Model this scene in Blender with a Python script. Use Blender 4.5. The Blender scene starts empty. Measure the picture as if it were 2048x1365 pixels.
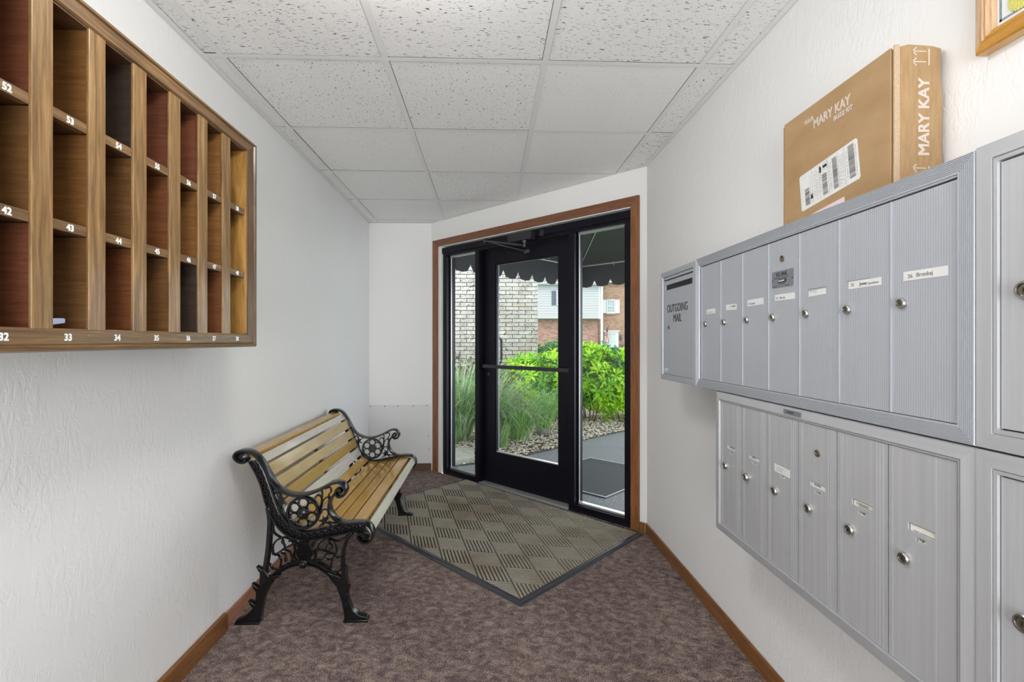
import bpy, bmesh, math, random
import numpy as np
from mathutils import Vector, Matrix
random.seed(7)
rng = np.random.RandomState(7)
PI = math.pi
SC = bpy.context.scene
COL = SC.collection

# ------------------------------------------------------------------ camera, world, sun, exposure
EZ = 1.180
cam_d = bpy.data.cameras.new('camera')
cam = bpy.data.objects.new('camera', cam_d)
COL.objects.link(cam)
cam.location = (0, 0, EZ)
cam.rotation_euler = (PI/2, 0, -0.036229)
cam_d.sensor_width = 36.0
cam_d.lens = 954.3/2048*36
cam_d.shift_x = 0.00625
cam_d.shift_y = -0.00024
cam_d.clip_start = 0.02
cam_d.clip_end = 300
SC.camera = cam

world = bpy.data.worlds.new('sky')
SC.world = world
world.use_nodes = True
wn = world.node_tree
for n in list(wn.nodes):
    wn.nodes.remove(n)
wo = wn.nodes.new('ShaderNodeOutputWorld')
wb = wn.nodes.new('ShaderNodeBackground')
wb.inputs['Color'].default_value = (0.88, 0.94, 1.0, 1)
wb.inputs['Strength'].default_value = 3.3
wn.links.new(wb.outputs[0], wo.inputs[0])

sun_d = bpy.data.lights.new('sun', 'SUN')
sun_d.energy = 1.5
sun_d.angle = math.radians(25)
sun_d.color = (1.0, 0.96, 0.88)
sun = bpy.data.objects.new('sun', sun_d)
COL.objects.link(sun)
sun.rotation_euler = (math.radians(32), math.radians(-20), 0)

SC.view_settings.view_transform = 'Standard'
SC.view_settings.look = 'None'
SC.view_settings.exposure = 0.62
SC.view_settings.gamma = 1.0
SC.view_settings.use_curve_mapping = False
try:
    SC.cycles.max_bounces = 10
    SC.cycles.diffuse_bounces = 6
    SC.cycles.transparent_max_bounces = 16
    SC.cycles.sample_clamp_indirect = 6.0
except Exception:
    pass
fill_d = bpy.data.lights.new('fill_light', 'AREA')     # soft fill added behind the camera to brighten ceiling and walls
fill_d.shape = 'RECTANGLE'
fill_d.size = 1.7
fill_d.size_y = 1.5
fill_d.energy = 31
fill_d.spread = math.radians(120)
fill_d.color = (0.95, 0.975, 1.0)
fill = bpy.data.objects.new('fill_light', fill_d)
COL.objects.link(fill)
fill.location = (0, -1.9, 1.0)
fill.rotation_euler = (math.radians(109), 0, 0)
PANEL_FILL = 3.5        # radiance of the ceiling panel added behind the camera for fill

# ------------------------------------------------------------------ material helpers
MATS = {}
def nt(name):
    m = bpy.data.materials.new(name)
    m.use_nodes = True
    t = m.node_tree
    b = t.nodes['Principled BSDF']
    MATS[name] = m
    return m, t, b
def N(t, typ, **kw):
    n = t.nodes.new(typ)
    for k, v in kw.items():
        if k in n.inputs:
            n.inputs[k].default_value = v
        else:
            setattr(n, k, v)
    return n
def c4(c):
    return (c[0], c[1], c[2], 1)
def coords(t, scale=(1, 1, 1), rot=(0, 0, 0), kind='Object'):
    tc = N(t, 'ShaderNodeTexCoord')
    mp = N(t, 'ShaderNodeMapping')
    mp.inputs['Scale'].default_value = scale
    mp.inputs['Rotation'].default_value = rot
    if kind == 'World':
        ge = N(t, 'ShaderNodeNewGeometry')
        t.links.new(ge.outputs['Position'], mp.inputs['Vector'])
    else:
        t.links.new(tc.outputs[kind], mp.inputs['Vector'])
    return mp.outputs['Vector']
def noise(t, vec, scale, detail=3, rough=0.5, dist=0.0):
    n = N(t, 'ShaderNodeTexNoise')
    n.inputs['Scale'].default_value = scale
    n.inputs['Detail'].default_value = detail
    n.inputs['Roughness'].default_value = rough
    n.inputs['Distortion'].default_value = dist
    t.links.new(vec, n.inputs['Vector'])
    return n.outputs['Fac']
def ramp(t, fac, stops, interp='LINEAR'):
    r = N(t, 'ShaderNodeValToRGB')
    r.color_ramp.interpolation = interp
    e = r.color_ramp.elements
    while len(e) > 1:
        e.remove(e[-1])
    e[0].position = stops[0][0]
    e[0].color = c4(stops[0][1])
    for p, c in stops[1:]:
        x = e.new(p)
        x.color = c4(c)
    t.links.new(fac, r.inputs['Fac'])
    return r.outputs['Color']
def bump(t, b, h, strength=0.3, dist=0.01):
    bp = N(t, 'ShaderNodeBump')
    bp.inputs['Strength'].default_value = strength
    bp.inputs['Distance'].default_value = dist
    t.links.new(h, bp.inputs['Height'])
    t.links.new(bp.outputs['Normal'], b.inputs['Normal'])
def g(v):
    return (v, v, v)
def plain(name, col, rough=0.5, metal=0.0, coat=0.0, var=0.0, vs=30, bmp=0.0, bs=200, spec=None):
    m, t, b = nt(name)
    b.inputs['Base Color'].default_value = c4(col)
    b.inputs['Roughness'].default_value = rough
    b.inputs['Metallic'].default_value = metal
    b.inputs['Coat Weight'].default_value = coat
    if spec is not None:
        b.inputs['Specular IOR Level'].default_value = spec
    v = coords(t)
    if var:
        f = noise(t, v, vs, 4)
        t.links.new(ramp(t, f, [(0.3, [c*(1-var) for c in col]), (0.7, [min(1, c*(1+var)) for c in col])]), b.inputs['Base Color'])
    if bmp:
        bump(t, b, noise(t, v, bs, 4), bmp, 0.002)
    return m
def wood(name, c1, c2, c3, scale, rough=0.35, coat=0.3, gs=9.0, bs=0.15, wear=None):
    # scale: small along the grain, large across it
    m, t, b = nt(name)
    v = coords(t, scale)
    f = noise(t, v, gs, 6, 0.6, 0.6)
    col = ramp(t, f, [(0.28, c1), (0.5, c2), (0.72, c3)])
    f2 = noise(t, v, gs*5, 4, 0.6)
    mx = N(t, 'ShaderNodeMix', data_type='RGBA', blend_type='MULTIPLY')
    mx.inputs[0].default_value = 0.35
    t.links.new(col, mx.inputs[6])
    t.links.new(ramp(t, f2, [(0.3, g(0.45)), (0.6, g(1.0))]), mx.inputs[7])
    out = mx.outputs[2]
    if wear:
        v2 = coords(t)
        f3 = noise(t, v2, 150, 4, 0.7)
        mk = ramp(t, f3, [(0.70, g(0)), (0.74, g(1))])
        m2 = N(t, 'ShaderNodeMix', data_type='RGBA')
        t.links.new(mk, m2.inputs[0])
        t.links.new(out, m2.inputs[6])
        m2.inputs[7].default_value = c4(wear)
        out = m2.outputs[2]
    t.links.new(out, b.inputs['Base Color'])
    b.inputs['Roughness'].default_value = rough
    b.inputs['Coat Weight'].default_value = coat
    b.inputs['Coat Roughness'].default_value = 0.15
    bump(t, b, f2, bs, 0.001)
    return m

def wall_mat(name, col, strength=0.55):
    m, t, b = nt(name)
    v = coords(t, (1, 1, 1), (0.5, 0.6, 0.4))
    vs = coords(t, (34, 34, 15), (0.75, 0.35, 0.5))
    f1 = noise(t, vs, 1.6, 4, 0.55, 0.9)
    f2 = noise(t, v, 9, 3, 0.5, 0.4)
    h = ramp(t, f1, [(0.40, g(0)), (0.50, g(0.75)), (0.54, g(1)), (0.72, g(1))])
    mask = ramp(t, f2, [(0.42, g(0.15)), (0.56, g(1))])
    mm = N(t, 'ShaderNodeMath', operation='MULTIPLY')
    t.links.new(h, mm.inputs[0])
    t.links.new(mask, mm.inputs[1])
    f3 = noise(t, v, 160, 3)
    ma = N(t, 'ShaderNodeMath', operation='MULTIPLY_ADD')
    ma.inputs[1].default_value = 0.12
    t.links.new(f3, ma.inputs[0])
    t.links.new(mm.outputs[0], ma.inputs[2])
    fc = noise(t, v, 1.2, 2)
    t.links.new(ramp(t, fc, [(0.3, [c*0.97 for c in col]), (0.7, col)]), b.inputs['Base Color'])
    b.inputs['Roughness'].default_value = 0.6
    b.inputs['Specular IOR Level'].default_value = 0.25
    bump(t, b, ma.outputs[0], strength, 0.0016)
    return m

wall_mat('wall_paint', (0.85, 0.85, 0.845), 0.33)
wall_mat('wall_paint_smooth', (0.84, 0.835, 0.82), 0.10)
plain('panel_white', (0.72, 0.725, 0.715), 0.55, bmp=0.03)
plain('grid_white', (0.83, 0.83, 0.82), 0.45)
plain('black_gap', (0.015, 0.014, 0.014), 0.9)
plain('plenum', (0.02, 0.02, 0.02), 0.95)

def tile_mat(name, sc, rot, lo, hi, d):
    m, t, b = nt(name)
    v = coords(t, sc, rot)
    f = noise(t, v, 1.0, 3, 0.55, 0.5)
    v2 = coords(t, (1, 1, 1))
    f2 = noise(t, v2, 210, 2, 0.5)
    fis = ramp(t, f, [(lo, g(1)), (hi, g(0))])
    pin = ramp(t, f2, [(0.68, g(1)), (0.73, g(0.25))])
    mm = N(t, 'ShaderNodeMath', operation='MULTIPLY')
    t.links.new(fis, mm.inputs[0])
    t.links.new(pin, mm.inputs[1])
    t.links.new(ramp(t, mm.outputs[0], [(0.0, g(d)), (1.0, (0.90, 0.90, 0.89))]), b.inputs['Base Color'])
    b.inputs['Roughness'].default_value = 0.85
    b.inputs['Specular IOR Level'].default_value = 0.1
    bump(t, b, mm.outputs[0], 0.6, 0.003)
    return m
tile_mat('tile_fissured', (48, 210, 60), (0, 0, 0.05), 0.63, 0.655, 0.06)
tile_mat('tile_wormy', (150, 80, 60), (0, 0, 0.5), 0.645, 0.67, 0.12)
tile_mat('tile_fine', (170, 120, 60), (0, 0, 0.9), 0.665, 0.70, 0.30)

def carpet_mat():
    m, t, b = nt('carpet')
    v = coords(t)
    vs = coords(t, (1, 1.25, 1), (0, 0, 0.5))
    f1 = noise(t, vs, 24, 5, 0.72, 0.5)
    f2 = noise(t, v, 260, 2, 0.8)
    f3 = noise(t, v, 1.6, 2)
    a = N(t, 'ShaderNodeMath', operation='MULTIPLY_ADD')
    a.inputs[1].default_value = 0.62
    t.links.new(f1, a.inputs[0])
    t.links.new(f2, a.inputs[2])
    a2 = N(t, 'ShaderNodeMath', operation='MULTIPLY_ADD')
    a2.inputs[1].default_value = 0.15
    t.links.new(f3, a2.inputs[0])
    t.links.new(a.outputs[0], a2.inputs[2])
    t.links.new(ramp(t, a2.outputs[0], [(0.69, (0.062, 0.042, 0.050)), (0.82, (0.13, 0.094, 0.096)), (0.92, (0.225, 0.168, 0.152)), (1.05, (0.46, 0.365, 0.305))]), b.inputs['Base Color'])
    b.inputs['Roughness'].default_value = 0.95
    b.inputs['Specular IOR Level'].default_value = 0.1
    bump(t, b, f2, 0.9, 0.006)
carpet_mat()
def mat_fibre():
    m, t, b = nt('mat_fibre')
    v = coords(t)
    f = noise(t, v, 330, 3, 0.8)
    f1 = noise(t, v, 1.7, 3, 0.6)
    c = ramp(t, f, [(0.3, (0.24, 0.215, 0.175)), (0.7, (0.46, 0.42, 0.355))])
    mx = N(t, 'ShaderNodeMix', data_type='RGBA', blend_type='MULTIPLY')
    mx.inputs[0].default_value = 1.0
    t.links.new(c, mx.inputs[6])
    t.links.new(ramp(t, f1, [(0.35, (0.78, 0.70, 0.62)), (0.5, g(1))]), mx.inputs[7])
    t.links.new(mx.outputs[2], b.inputs['Base Color'])
    b.inputs['Roughness'].default_value = 0.95
    b.inputs['Specular IOR Level'].default_value = 0.1
    bump(t, b, f, 0.8, 0.003)
mat_fibre()
plain('mat_backing', (0.022, 0.019, 0.015), 0.9)
plain('mat_rubber', (0.040, 0.042, 0.050), 0.26, bmp=0.05)

wood('trim_wood', (0.16, 0.058, 0.018), (0.24, 0.092, 0.030), (0.33, 0.135, 0.048), (8, 8, 0.7), 0.4, 0.2)
wood('trim_wood_flat', (0.13, 0.050, 0.022), (0.20, 0.078, 0.034), (0.27, 0.110, 0.050), (0.8, 0.8, 10), 0.4, 0.2)
wood('base_wood', (0.15, 0.058, 0.014), (0.22, 0.088, 0.022), (0.30, 0.125, 0.036), (0.7, 0.7, 9), 0.35, 0.3, wear=(0.45, 0.30, 0.18))
wood('base_wood_red', (0.30, 0.125, 0.070), (0.38, 0.170, 0.100), (0.46, 0.22, 0.135), (0.7, 0.7, 9), 0.5, 0.1)
wood('base_wood_dark', (0.085, 0.040, 0.024), (0.12, 0.060, 0.036), (0.16, 0.082, 0.05), (0.7, 0.7, 9), 0.5, 0.1)
OAK = ((0.095, 0.048, 0.016), (0.22, 0.122, 0.043), (0.38, 0.23, 0.090))
wood('cubby_wood_v', *OAK, (14, 14, 0.8), 0.4, 0.25, 7, wear=(0.5, 0.36, 0.2))
wood('cubby_wood_h', (0.075, 0.038, 0.015), (0.155, 0.083, 0.032), (0.28, 0.16, 0.066), (14, 0.8, 14), 0.4, 0.25, 7, wear=(0.55, 0.38, 0.2))
wood('cubby_frame_v', (0.05, 0.023, 0.009), (0.115, 0.058, 0.021), (0.21, 0.115, 0.043), (14, 14, 0.8), 0.4, 0.3, 7)
wood('cubby_gold_v', (0.14, 0.062, 0.012), (0.38, 0.20, 0.050), (0.50, 0.29, 0.085), (7, 7, 0.9), 0.35, 0.3, 6)
def ply(name, c):
    wood(name, [x*0.72 for x in c], c, [min(1, x*1.35) for x in c], (0.9, 5, 14), 0.42, 0.25, 9)
ply('ply_orange', (0.215, 0.095, 0.028))
ply('ply_brown', (0.165, 0.078, 0.026))
ply('ply_red', (0.160, 0.054, 0.026))
ply('ply_rust', (0.175, 0.062, 0.022))
ply('ply_dark', (0.052, 0.036, 0.027))
plain('cubby_shelf_dark', (0.105, 0.048, 0.02), 0.5, var=0.3, vs=20)
plain('number_white', (0.85, 0.85, 0.84), 0.4)

def slat_mat(name, c, silver=0.0):
    m, t, b = nt(name)
    v = coords(t, (9, 0.8, 9))
    f = noise(t, v, 7, 5, 0.6, 0.5)
    v2 = coords(t, (1, 0.7, 1))
    f2 = noise(t, v2, 14, 3, 0.6)
    col = ramp(t, f, [(0.25, [x*0.82 for x in c]), (0.6, c), (0.8, [min(1, x*1.15) for x in c])])
    t.links.new(col, b.inputs['Base Color'])
    t.links.new(ramp(t, f2, [(0.3, g(0.28)), (0.75, g(0.48))]), b.inputs['Roughness'])
    b.inputs['Coat Weight'].default_value = 0.6
    b.inputs['Coat Roughness'].default_value = 0.1
    bump(t, b, f, 0.05, 0.001)
slat_mat('slat_yellow', (0.46, 0.26, 0.025))
slat_mat('slat_gold', (0.52, 0.28, 0.010))
slat_mat('slat_tan', (0.46, 0.315, 0.095))
slat_mat('slat_sheen', (0.64, 0.59, 0.52))  # silvery reflections on back slats and front lip, put into the base colour
plain('cast_iron', (0.005, 0.005, 0.006), 0.24, 0.0, coat=0.1, bmp=0.08, bs=120, spec=0.45)
plain('iron_worn', (0.12, 0.11, 0.10), 0.5, 0.3)
plain('dark_steel', (0.05, 0.05, 0.05), 0.5, 0.6)

def brushed(name, col, metal, rough, var, sc=(60, 60, 1.0)):
    m, t, b = nt(name)
    v = coords(t, sc)
    f = noise(t, v, 1.5, 5, 0.65)
    t.links.new(ramp(t, f, [(0.25, [x*(1-var) for x in col]), (0.75, [min(1, x*(1+var)) for x in col])]), b.inputs['Base Color'])
    b.inputs['Metallic'].default_value = metal
    b.inputs['Roughness'].default_value = rough
    bump(t, b, f, 0.012, 0.0005)
brushed('alu_upper', (0.44, 0.46, 0.50), 0.25, 0.42, 0.03)
def flute():
    m, t, b = nt('alu_fluted')
    b.inputs['Base Color'].default_value = (0.44, 0.46, 0.50, 1)
    b.inputs['Metallic'].default_value = 0.25
    b.inputs['Roughness'].default_value = 0.42
    w = N(t, 'ShaderNodeTexWave', wave_type='BANDS', bands_direction='Y', wave_profile='SIN')
    w.inputs['Scale'].default_value = 62
    t.links.new(coords(t), w.inputs['Vector'])
    bump(t, b, w.outputs['Fac'], 0.22, 0.0012)
flute()
brushed('alu_lower', (0.52, 0.528, 0.545), 0.35, 0.4, 0.10)
brushed('alu_lower_h', (0.50, 0.508, 0.53), 0.35, 0.38, 0.06, (60, 1.0, 60))
brushed('alu_bright', (0.62, 0.62, 0.63), 0.6, 0.3, 0.04)
plain('plate_grey', (0.26, 0.27, 0.29), 0.4, 0.5)
plain('chrome', (0.50, 0.49, 0.46), 0.28, 1.0)
plain('lock_brass', (0.30, 0.27, 0.20), 0.35, 1.0)
plain('key_black', (0.01, 0.01, 0.01), 0.6)
plain('card_white', (0.70, 0.70, 0.685), 0.6, var=0.04, vs=60)
plain('card_cream', (0.74, 0.72, 0.65), 0.6, var=0.05, vs=60)
plain('ink_black', (0.02, 0.02, 0.022), 0.7)
plain('ink_grey', (0.20, 0.20, 0.20), 0.7)
plain('ink_faint', (0.45, 0.45, 0.45), 0.7)
plain('engraving', (0.07, 0.07, 0.08), 0.6)
plain('logo_white', (0.75, 0.76, 0.78), 0.5)

def cardboard():
    m, t, b = nt('cardboard')
    v = coords(t, (20, 1.2, 3))
    f = noise(t, v, 6, 4)
    v2 = coords(t)
    f2 = noise(t, v2, 500, 2, 0.7)
    a = N(t, 'ShaderNodeMath', operation='MULTIPLY_ADD')
    a.inputs[1].default_value = 0.5
    t.links.new(f2, a.inputs[0])
    t.links.new(f, a.inputs[2])
    t.links.new(ramp(t, a.outputs[0], [(0.55, (0.34, 0.210, 0.098)), (0.95, (0.42, 0.275, 0.138))]), b.inputs['Base Color'])
    b.inputs['Roughness'].default_value = 0.8
    bump(t, b, f, 0.08, 0.003)
cardboard()
plain('cardboard_edge', (0.50, 0.37, 0.235), 0.85, var=0.1, vs=200)
plain('box_print', (0.62, 0.53, 0.46), 0.7)
plain('pink_paper', (0.75, 0.60, 0.62), 0.6)
wood('picture_wood', (0.36, 0.15, 0.018), (0.56, 0.27, 0.035), (0.70, 0.40, 0.08), (6, 0.8, 14), 0.2, 0.8, 8)
wood('picture_wood_v', (0.40, 0.22, 0.10), (0.58, 0.36, 0.19), (0.72, 0.50, 0.30), (14, 14, 0.8), 0.25, 0.8, 8)
plain('certificate_paper', (0.74, 0.75, 0.74), 0.5)
plain('certificate_ink', (0.22, 0.27, 0.30), 0.6, var=0.5, vs=700)
plain('gold_foil', (0.62, 0.60, 0.16), 0.35, 0.7, bmp=0.5, bs=400)
plain('blue_paper', (0.42, 0.52, 0.72), 0.5)

plain('door_black', (0.004, 0.0035, 0.008), 0.38, 0.0, spec=0.25)
plain('closer_black', (0.022, 0.022, 0.025), 0.4)
plain('rod_grey', (0.10, 0.10, 0.11), 0.35, 0.7)
plain('threshold_metal', (0.55, 0.55, 0.53), 0.35, 0.6)
plain('gasket', (0.35, 0.36, 0.38), 0.35, 0.3)

def glass_mat():
    m = bpy.data.materials.new('clear_glass')
    m.use_nodes = True
    t = m.node_tree
    for n in list(t.nodes):
        t.nodes.remove(n)
    o = N(t, 'ShaderNodeOutputMaterial')
    mx = N(t, 'ShaderNodeMixShader')
    tr = N(t, 'ShaderNodeBsdfTransparent')
    tr.inputs['Color'].default_value = (0.93, 0.95, 0.94, 1)
    gl = N(t, 'ShaderNodeBsdfGlossy')
    gl.inputs['Roughness'].default_value = 0.02
    lw = N(t, 'ShaderNodeLayerWeight')
    pw = N(t, 'ShaderNodeMath', operation='POWER')
    pw.inputs[1].default_value = 5.0
    t.links.new(lw.outputs['Facing'], pw.inputs[0])
    fr = N(t, 'ShaderNodeMath', operation='MULTIPLY_ADD')
    fr.inputs[1].default_value = 0.7
    fr.inputs[2].default_value = 0.03
    t.links.new(pw.outputs[0], fr.inputs[0])
    t.links.new(fr.outputs[0], mx.inputs[0])
    t.links.new(tr.outputs[0], mx.inputs[1])
    t.links.new(gl.outputs[0], mx.inputs[2])
    t.links.new(mx.outputs[0], o.inputs[0])
    MATS['clear_glass'] = m
glass_mat()
def emis(name, col, s):
    m, t, b = nt(name)
    b.inputs['Base Color'].default_value = (0.8, 0.8, 0.8, 1)
    b.inputs['Emission Color'].default_value = c4(col)
    b.inputs['Emission Strength'].default_value = s
emis('fill_diffuser', (1.0, 0.99, 0.97), PANEL_FILL)
DRUM = 19.5
emis('drum_glow', (1.0, 0.985, 0.96), DRUM)

# outdoors
def leafy(name, a, bb, rough=0.45, trans=0.25):
    m, t, b = nt(name)
    v = coords(t)
    f = noise(t, v, 9, 3, 0.7)
    t.links.new(ramp(t, f, [(0.35, a), (0.65, bb)]), b.inputs['Base Color'])
    b.inputs['Roughness'].default_value = rough
    tl = N(t, 'ShaderNodeBsdfTranslucent')
    t.links.new(ramp(t, f, [(0.35, a), (0.65, bb)]), tl.inputs['Color'])
    mx = N(t, 'ShaderNodeMixShader')
    mx.inputs[0].default_value = trans
    out = t.nodes['Material Output']
    t.links.new(b.outputs[0], mx.inputs[1])
    t.links.new(tl.outputs[0], mx.inputs[2])
    t.links.new(mx.outputs[0], out.inputs['Surface'])
leafy('leaf_lime', (0.40, 0.74, 0.02), (0.62, 0.88, 0.06))
leafy('leaf_green', (0.14, 0.42, 0.02), (0.28, 0.58, 0.05))
leafy('leaf_deep', (0.030, 0.11, 0.025), (0.06, 0.18, 0.04))
leafy('leaf_yew', (0.035, 0.14, 0.03), (0.09, 0.25, 0.05))
leafy('grass_blade', (0.11, 0.28, 0.10), (0.28, 0.48, 0.22))
leafy('grass_fresh', (0.16, 0.36, 0.05), (0.33, 0.55, 0.12))
leafy('grass_pale', (0.40, 0.45, 0.26), (0.62, 0.66, 0.48))
leafy('leaf_burgundy', (0.075, 0.030, 0.032), (0.15, 0.075, 0.065))
plain('twig', (0.13, 0.085, 0.06), 0.8)
def asphalt():
    m, t, b = nt('asphalt')
    v = coords(t)
    f = noise(t, v, 75, 3, 0.8)
    t.links.new(ramp(t, f, [(0.3, (0.08, 0.083, 0.09)), (0.60, (0.24, 0.245, 0.26)), (0.72, (0.55, 0.55, 0.55))]), b.inputs['Base Color'])
    b.inputs['Roughness'].default_value = 0.85
    bump(t, b, f, 0.8, 0.006)
asphalt()
plain('soil', (0.13, 0.10, 0.075), 0.95, var=0.4, vs=40)
plain('lawn', (0.10, 0.20, 0.05), 0.9, var=0.3, vs=10)
plain('outdoor_mat', (0.030, 0.031, 0.036), 0.75, var=0.25, vs=30, bmp=0.2)
plain('outdoor_mat_edge', (0.40, 0.41, 0.43), 0.7)
plain('concrete', (0.36, 0.345, 0.30), 0.9, var=0.2, vs=14, bmp=0.4, bs=80)
plain('stone_a', (0.48, 0.42, 0.33), 0.85, var=0.3, vs=12)
plain('stone_b', (0.33, 0.27, 0.21), 0.85, var=0.3, vs=12)
plain('stone_c', (0.62, 0.58, 0.50), 0.85, var=0.2, vs=12)
plain('rock_dark', (0.13, 0.12, 0.11), 0.8, var=0.3, vs=9, bmp=0.6, bs=30)
def rug_brick(name, col):
    m, t, b = nt(name)
    v = coords(t, (1, 1, 1.9), (0.2, 0.3, 0.0), 'World')
    f = noise(t, v, 11, 1, 0.3, 1.6)
    l = N(t, 'ShaderNodeMath', operation='ABSOLUTE')
    s = N(t, 'ShaderNodeMath', operation='SUBTRACT')
    s.inputs[1].default_value = 0.5
    t.links.new(f, s.inputs[0])
    t.links.new(s.outputs[0], l.inputs[0])
    f2 = noise(t, coords(t, kind='World'), 6, 3)
    f4 = noise(t, coords(t, kind='World'), 21, 2)
    ln = ramp(t, l.outputs[0], [(0.013, g(1)), (0.024, g(0))])
    gate = ramp(t, f4, [(0.38, g(0)), (0.42, g(1))])
    mm = N(t, 'ShaderNodeMath', operation='MULTIPLY')
    t.links.new(ln, mm.inputs[0])
    t.links.new(gate, mm.inputs[1])
    mx = N(t, 'ShaderNodeMix', data_type='RGBA')
    t.links.new(mm.outputs[0], mx.inputs[0])
    t.links.new(ramp(t, f2, [(0.35, [x*0.86 for x in col]), (0.65, [x*1.1 for x in col])]), mx.inputs[6])
    mx.inputs[7].default_value = (0.05, 0.045, 0.04, 1)
    t.links.new(mx.outputs[2], b.inputs['Base Color'])
    b.inputs['Roughness'].default_value = 0.85
    bump(t, b, noise(t, coords(t, kind='World'), 90, 4), 0.4, 0.004)
rug_brick('brick_grey', (0.345, 0.325, 0.295))
rug_brick('brick_grey_warm', (0.35, 0.30, 0.24))
rug_brick('brick_grey_pale', (0.40, 0.385, 0.355))
plain('mortar', (0.11, 0.10, 0.088), 0.95, var=0.2, vs=60)
def far_brick(name, a, bb, mo):
    m, t, b = nt(name)
    tc = N(t, 'ShaderNodeTexCoord')
    sp = N(t, 'ShaderNodeSeparateXYZ')
    cb = N(t, 'ShaderNodeCombineXYZ')
    t.links.new(tc.outputs['Object'], sp.inputs[0])
    t.links.new(sp.outputs['X'], cb.inputs['X'])
    t.links.new(sp.outputs['Z'], cb.inputs['Y'])
    br = N(t, 'ShaderNodeTexBrick')
    br.inputs['Color1'].default_value = c4(a)
    br.inputs['Color2'].default_value = c4(bb)
    br.inputs['Mortar'].default_value = c4(mo)
    br.inputs['Scale'].default_value = 1.0
    br.inputs['Brick Width'].default_value = 0.30
    br.inputs['Row Height'].default_value = 0.10
    br.inputs['Mortar Size'].default_value = 0.012
    br.inputs['Bias'].default_value = 0.0
    t.links.new(cb.outputs[0], br.inputs['Vector'])
    t.links.new(br.outputs['Color'], b.inputs['Base Color'])
    b.inputs['Roughness'].default_value = 0.9
far_brick('brick_red_far', (0.13, 0.048, 0.040), (0.29, 0.150, 0.115), (0.27, 0.20, 0.17))
far_brick('brick_tan_far', (0.15, 0.078, 0.050), (0.25, 0.145, 0.10), (0.21, 0.145, 0.11))
plain('siding_white', (0.31, 0.315, 0.335), 0.7)
plain('trim_white', (0.42, 0.43, 0.44), 0.6)
plain('shutter_navy', (0.035, 0.05, 0.08), 0.5)
plain('far_glass', (0.16, 0.20, 0.22), 0.1, spec=0.8)
plain('storm_door', (0.30, 0.36, 0.36), 0.3)
plain('roof_shingle', (0.10, 0.09, 0.085), 0.9, var=0.3)
plain('canopy_fabric', (0.013, 0.012, 0.018), 0.75, var=0.15, vs=6, bmp=0.15)
plain('canopy_rod', (0.45, 0.46, 0.47), 0.4, 0.5)
plain('rail_iron', (0.05, 0.045, 0.045), 0.6)
def flag_mat():
    m, t, b = nt('flag_cloth')
    uv = N(t, 'ShaderNodeTexCoord')
    sp = N(t, 'ShaderNodeSeparateXYZ')
    t.links.new(uv.outputs['UV'], sp.inputs[0])
    m1 = N(t, 'ShaderNodeMath', operation='MULTIPLY')
    m1.inputs[1].default_value = 6.5
    t.links.new(sp.outputs['Y'], m1.inputs[0])
    fr = N(t, 'ShaderNodeMath', operation='FRACT')
    t.links.new(m1.outputs[0], fr.inputs[0])
    st = ramp(t, fr.outputs[0], [(0.0, (0.30, 0.008, 0.02)), (0.5, (0.45, 0.45, 0.45))], 'CONSTANT')
    gx = N(t, 'ShaderNodeMath', operation='LESS_THAN')
    gx.inputs[1].default_value = 0.4
    t.links.new(sp.outputs['X'], gx.inputs[0])
    gy = N(t, 'ShaderNodeMath', operation='GREATER_THAN')
    gy.inputs[1].default_value = 0.4615
    t.links.new(sp.outputs['Y'], gy.inputs[0])
    mm = N(t, 'ShaderNodeMath', operation='MULTIPLY')
    t.links.new(gx.outputs[0], mm.inputs[0])
    t.links.new(gy.outputs[0], mm.inputs[1])
    mp = N(t, 'ShaderNodeMapping')
    mp.inputs['Scale'].default_value = (27.5, 16.7, 1)
    t.links.new(uv.outputs['UV'], mp.inputs['Vector'])
    vo = N(t, 'ShaderNodeTexVoronoi')
    vo.inputs['Scale'].default_value = 1.0
    vo.inputs['Randomness'].default_value = 0.0
    t.links.new(mp.outputs[0], vo.inputs['Vector'])
    sc = ramp(t, vo.outputs['Distance'], [(0.0, g(0.4)), (0.22, g(0.4)), (0.24, (0.008, 0.015, 0.09))])
    mx = N(t, 'ShaderNodeMix', data_type='RGBA')
    t.links.new(mm.outputs[0], mx.inputs[0])
    t.links.new(st, mx.inputs[6])
    t.links.new(sc, mx.inputs[7])
    t.links.new(mx.outputs[2], b.inputs['Base Color'])
    b.inputs['Roughness'].default_value = 0.7
flag_mat()

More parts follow.
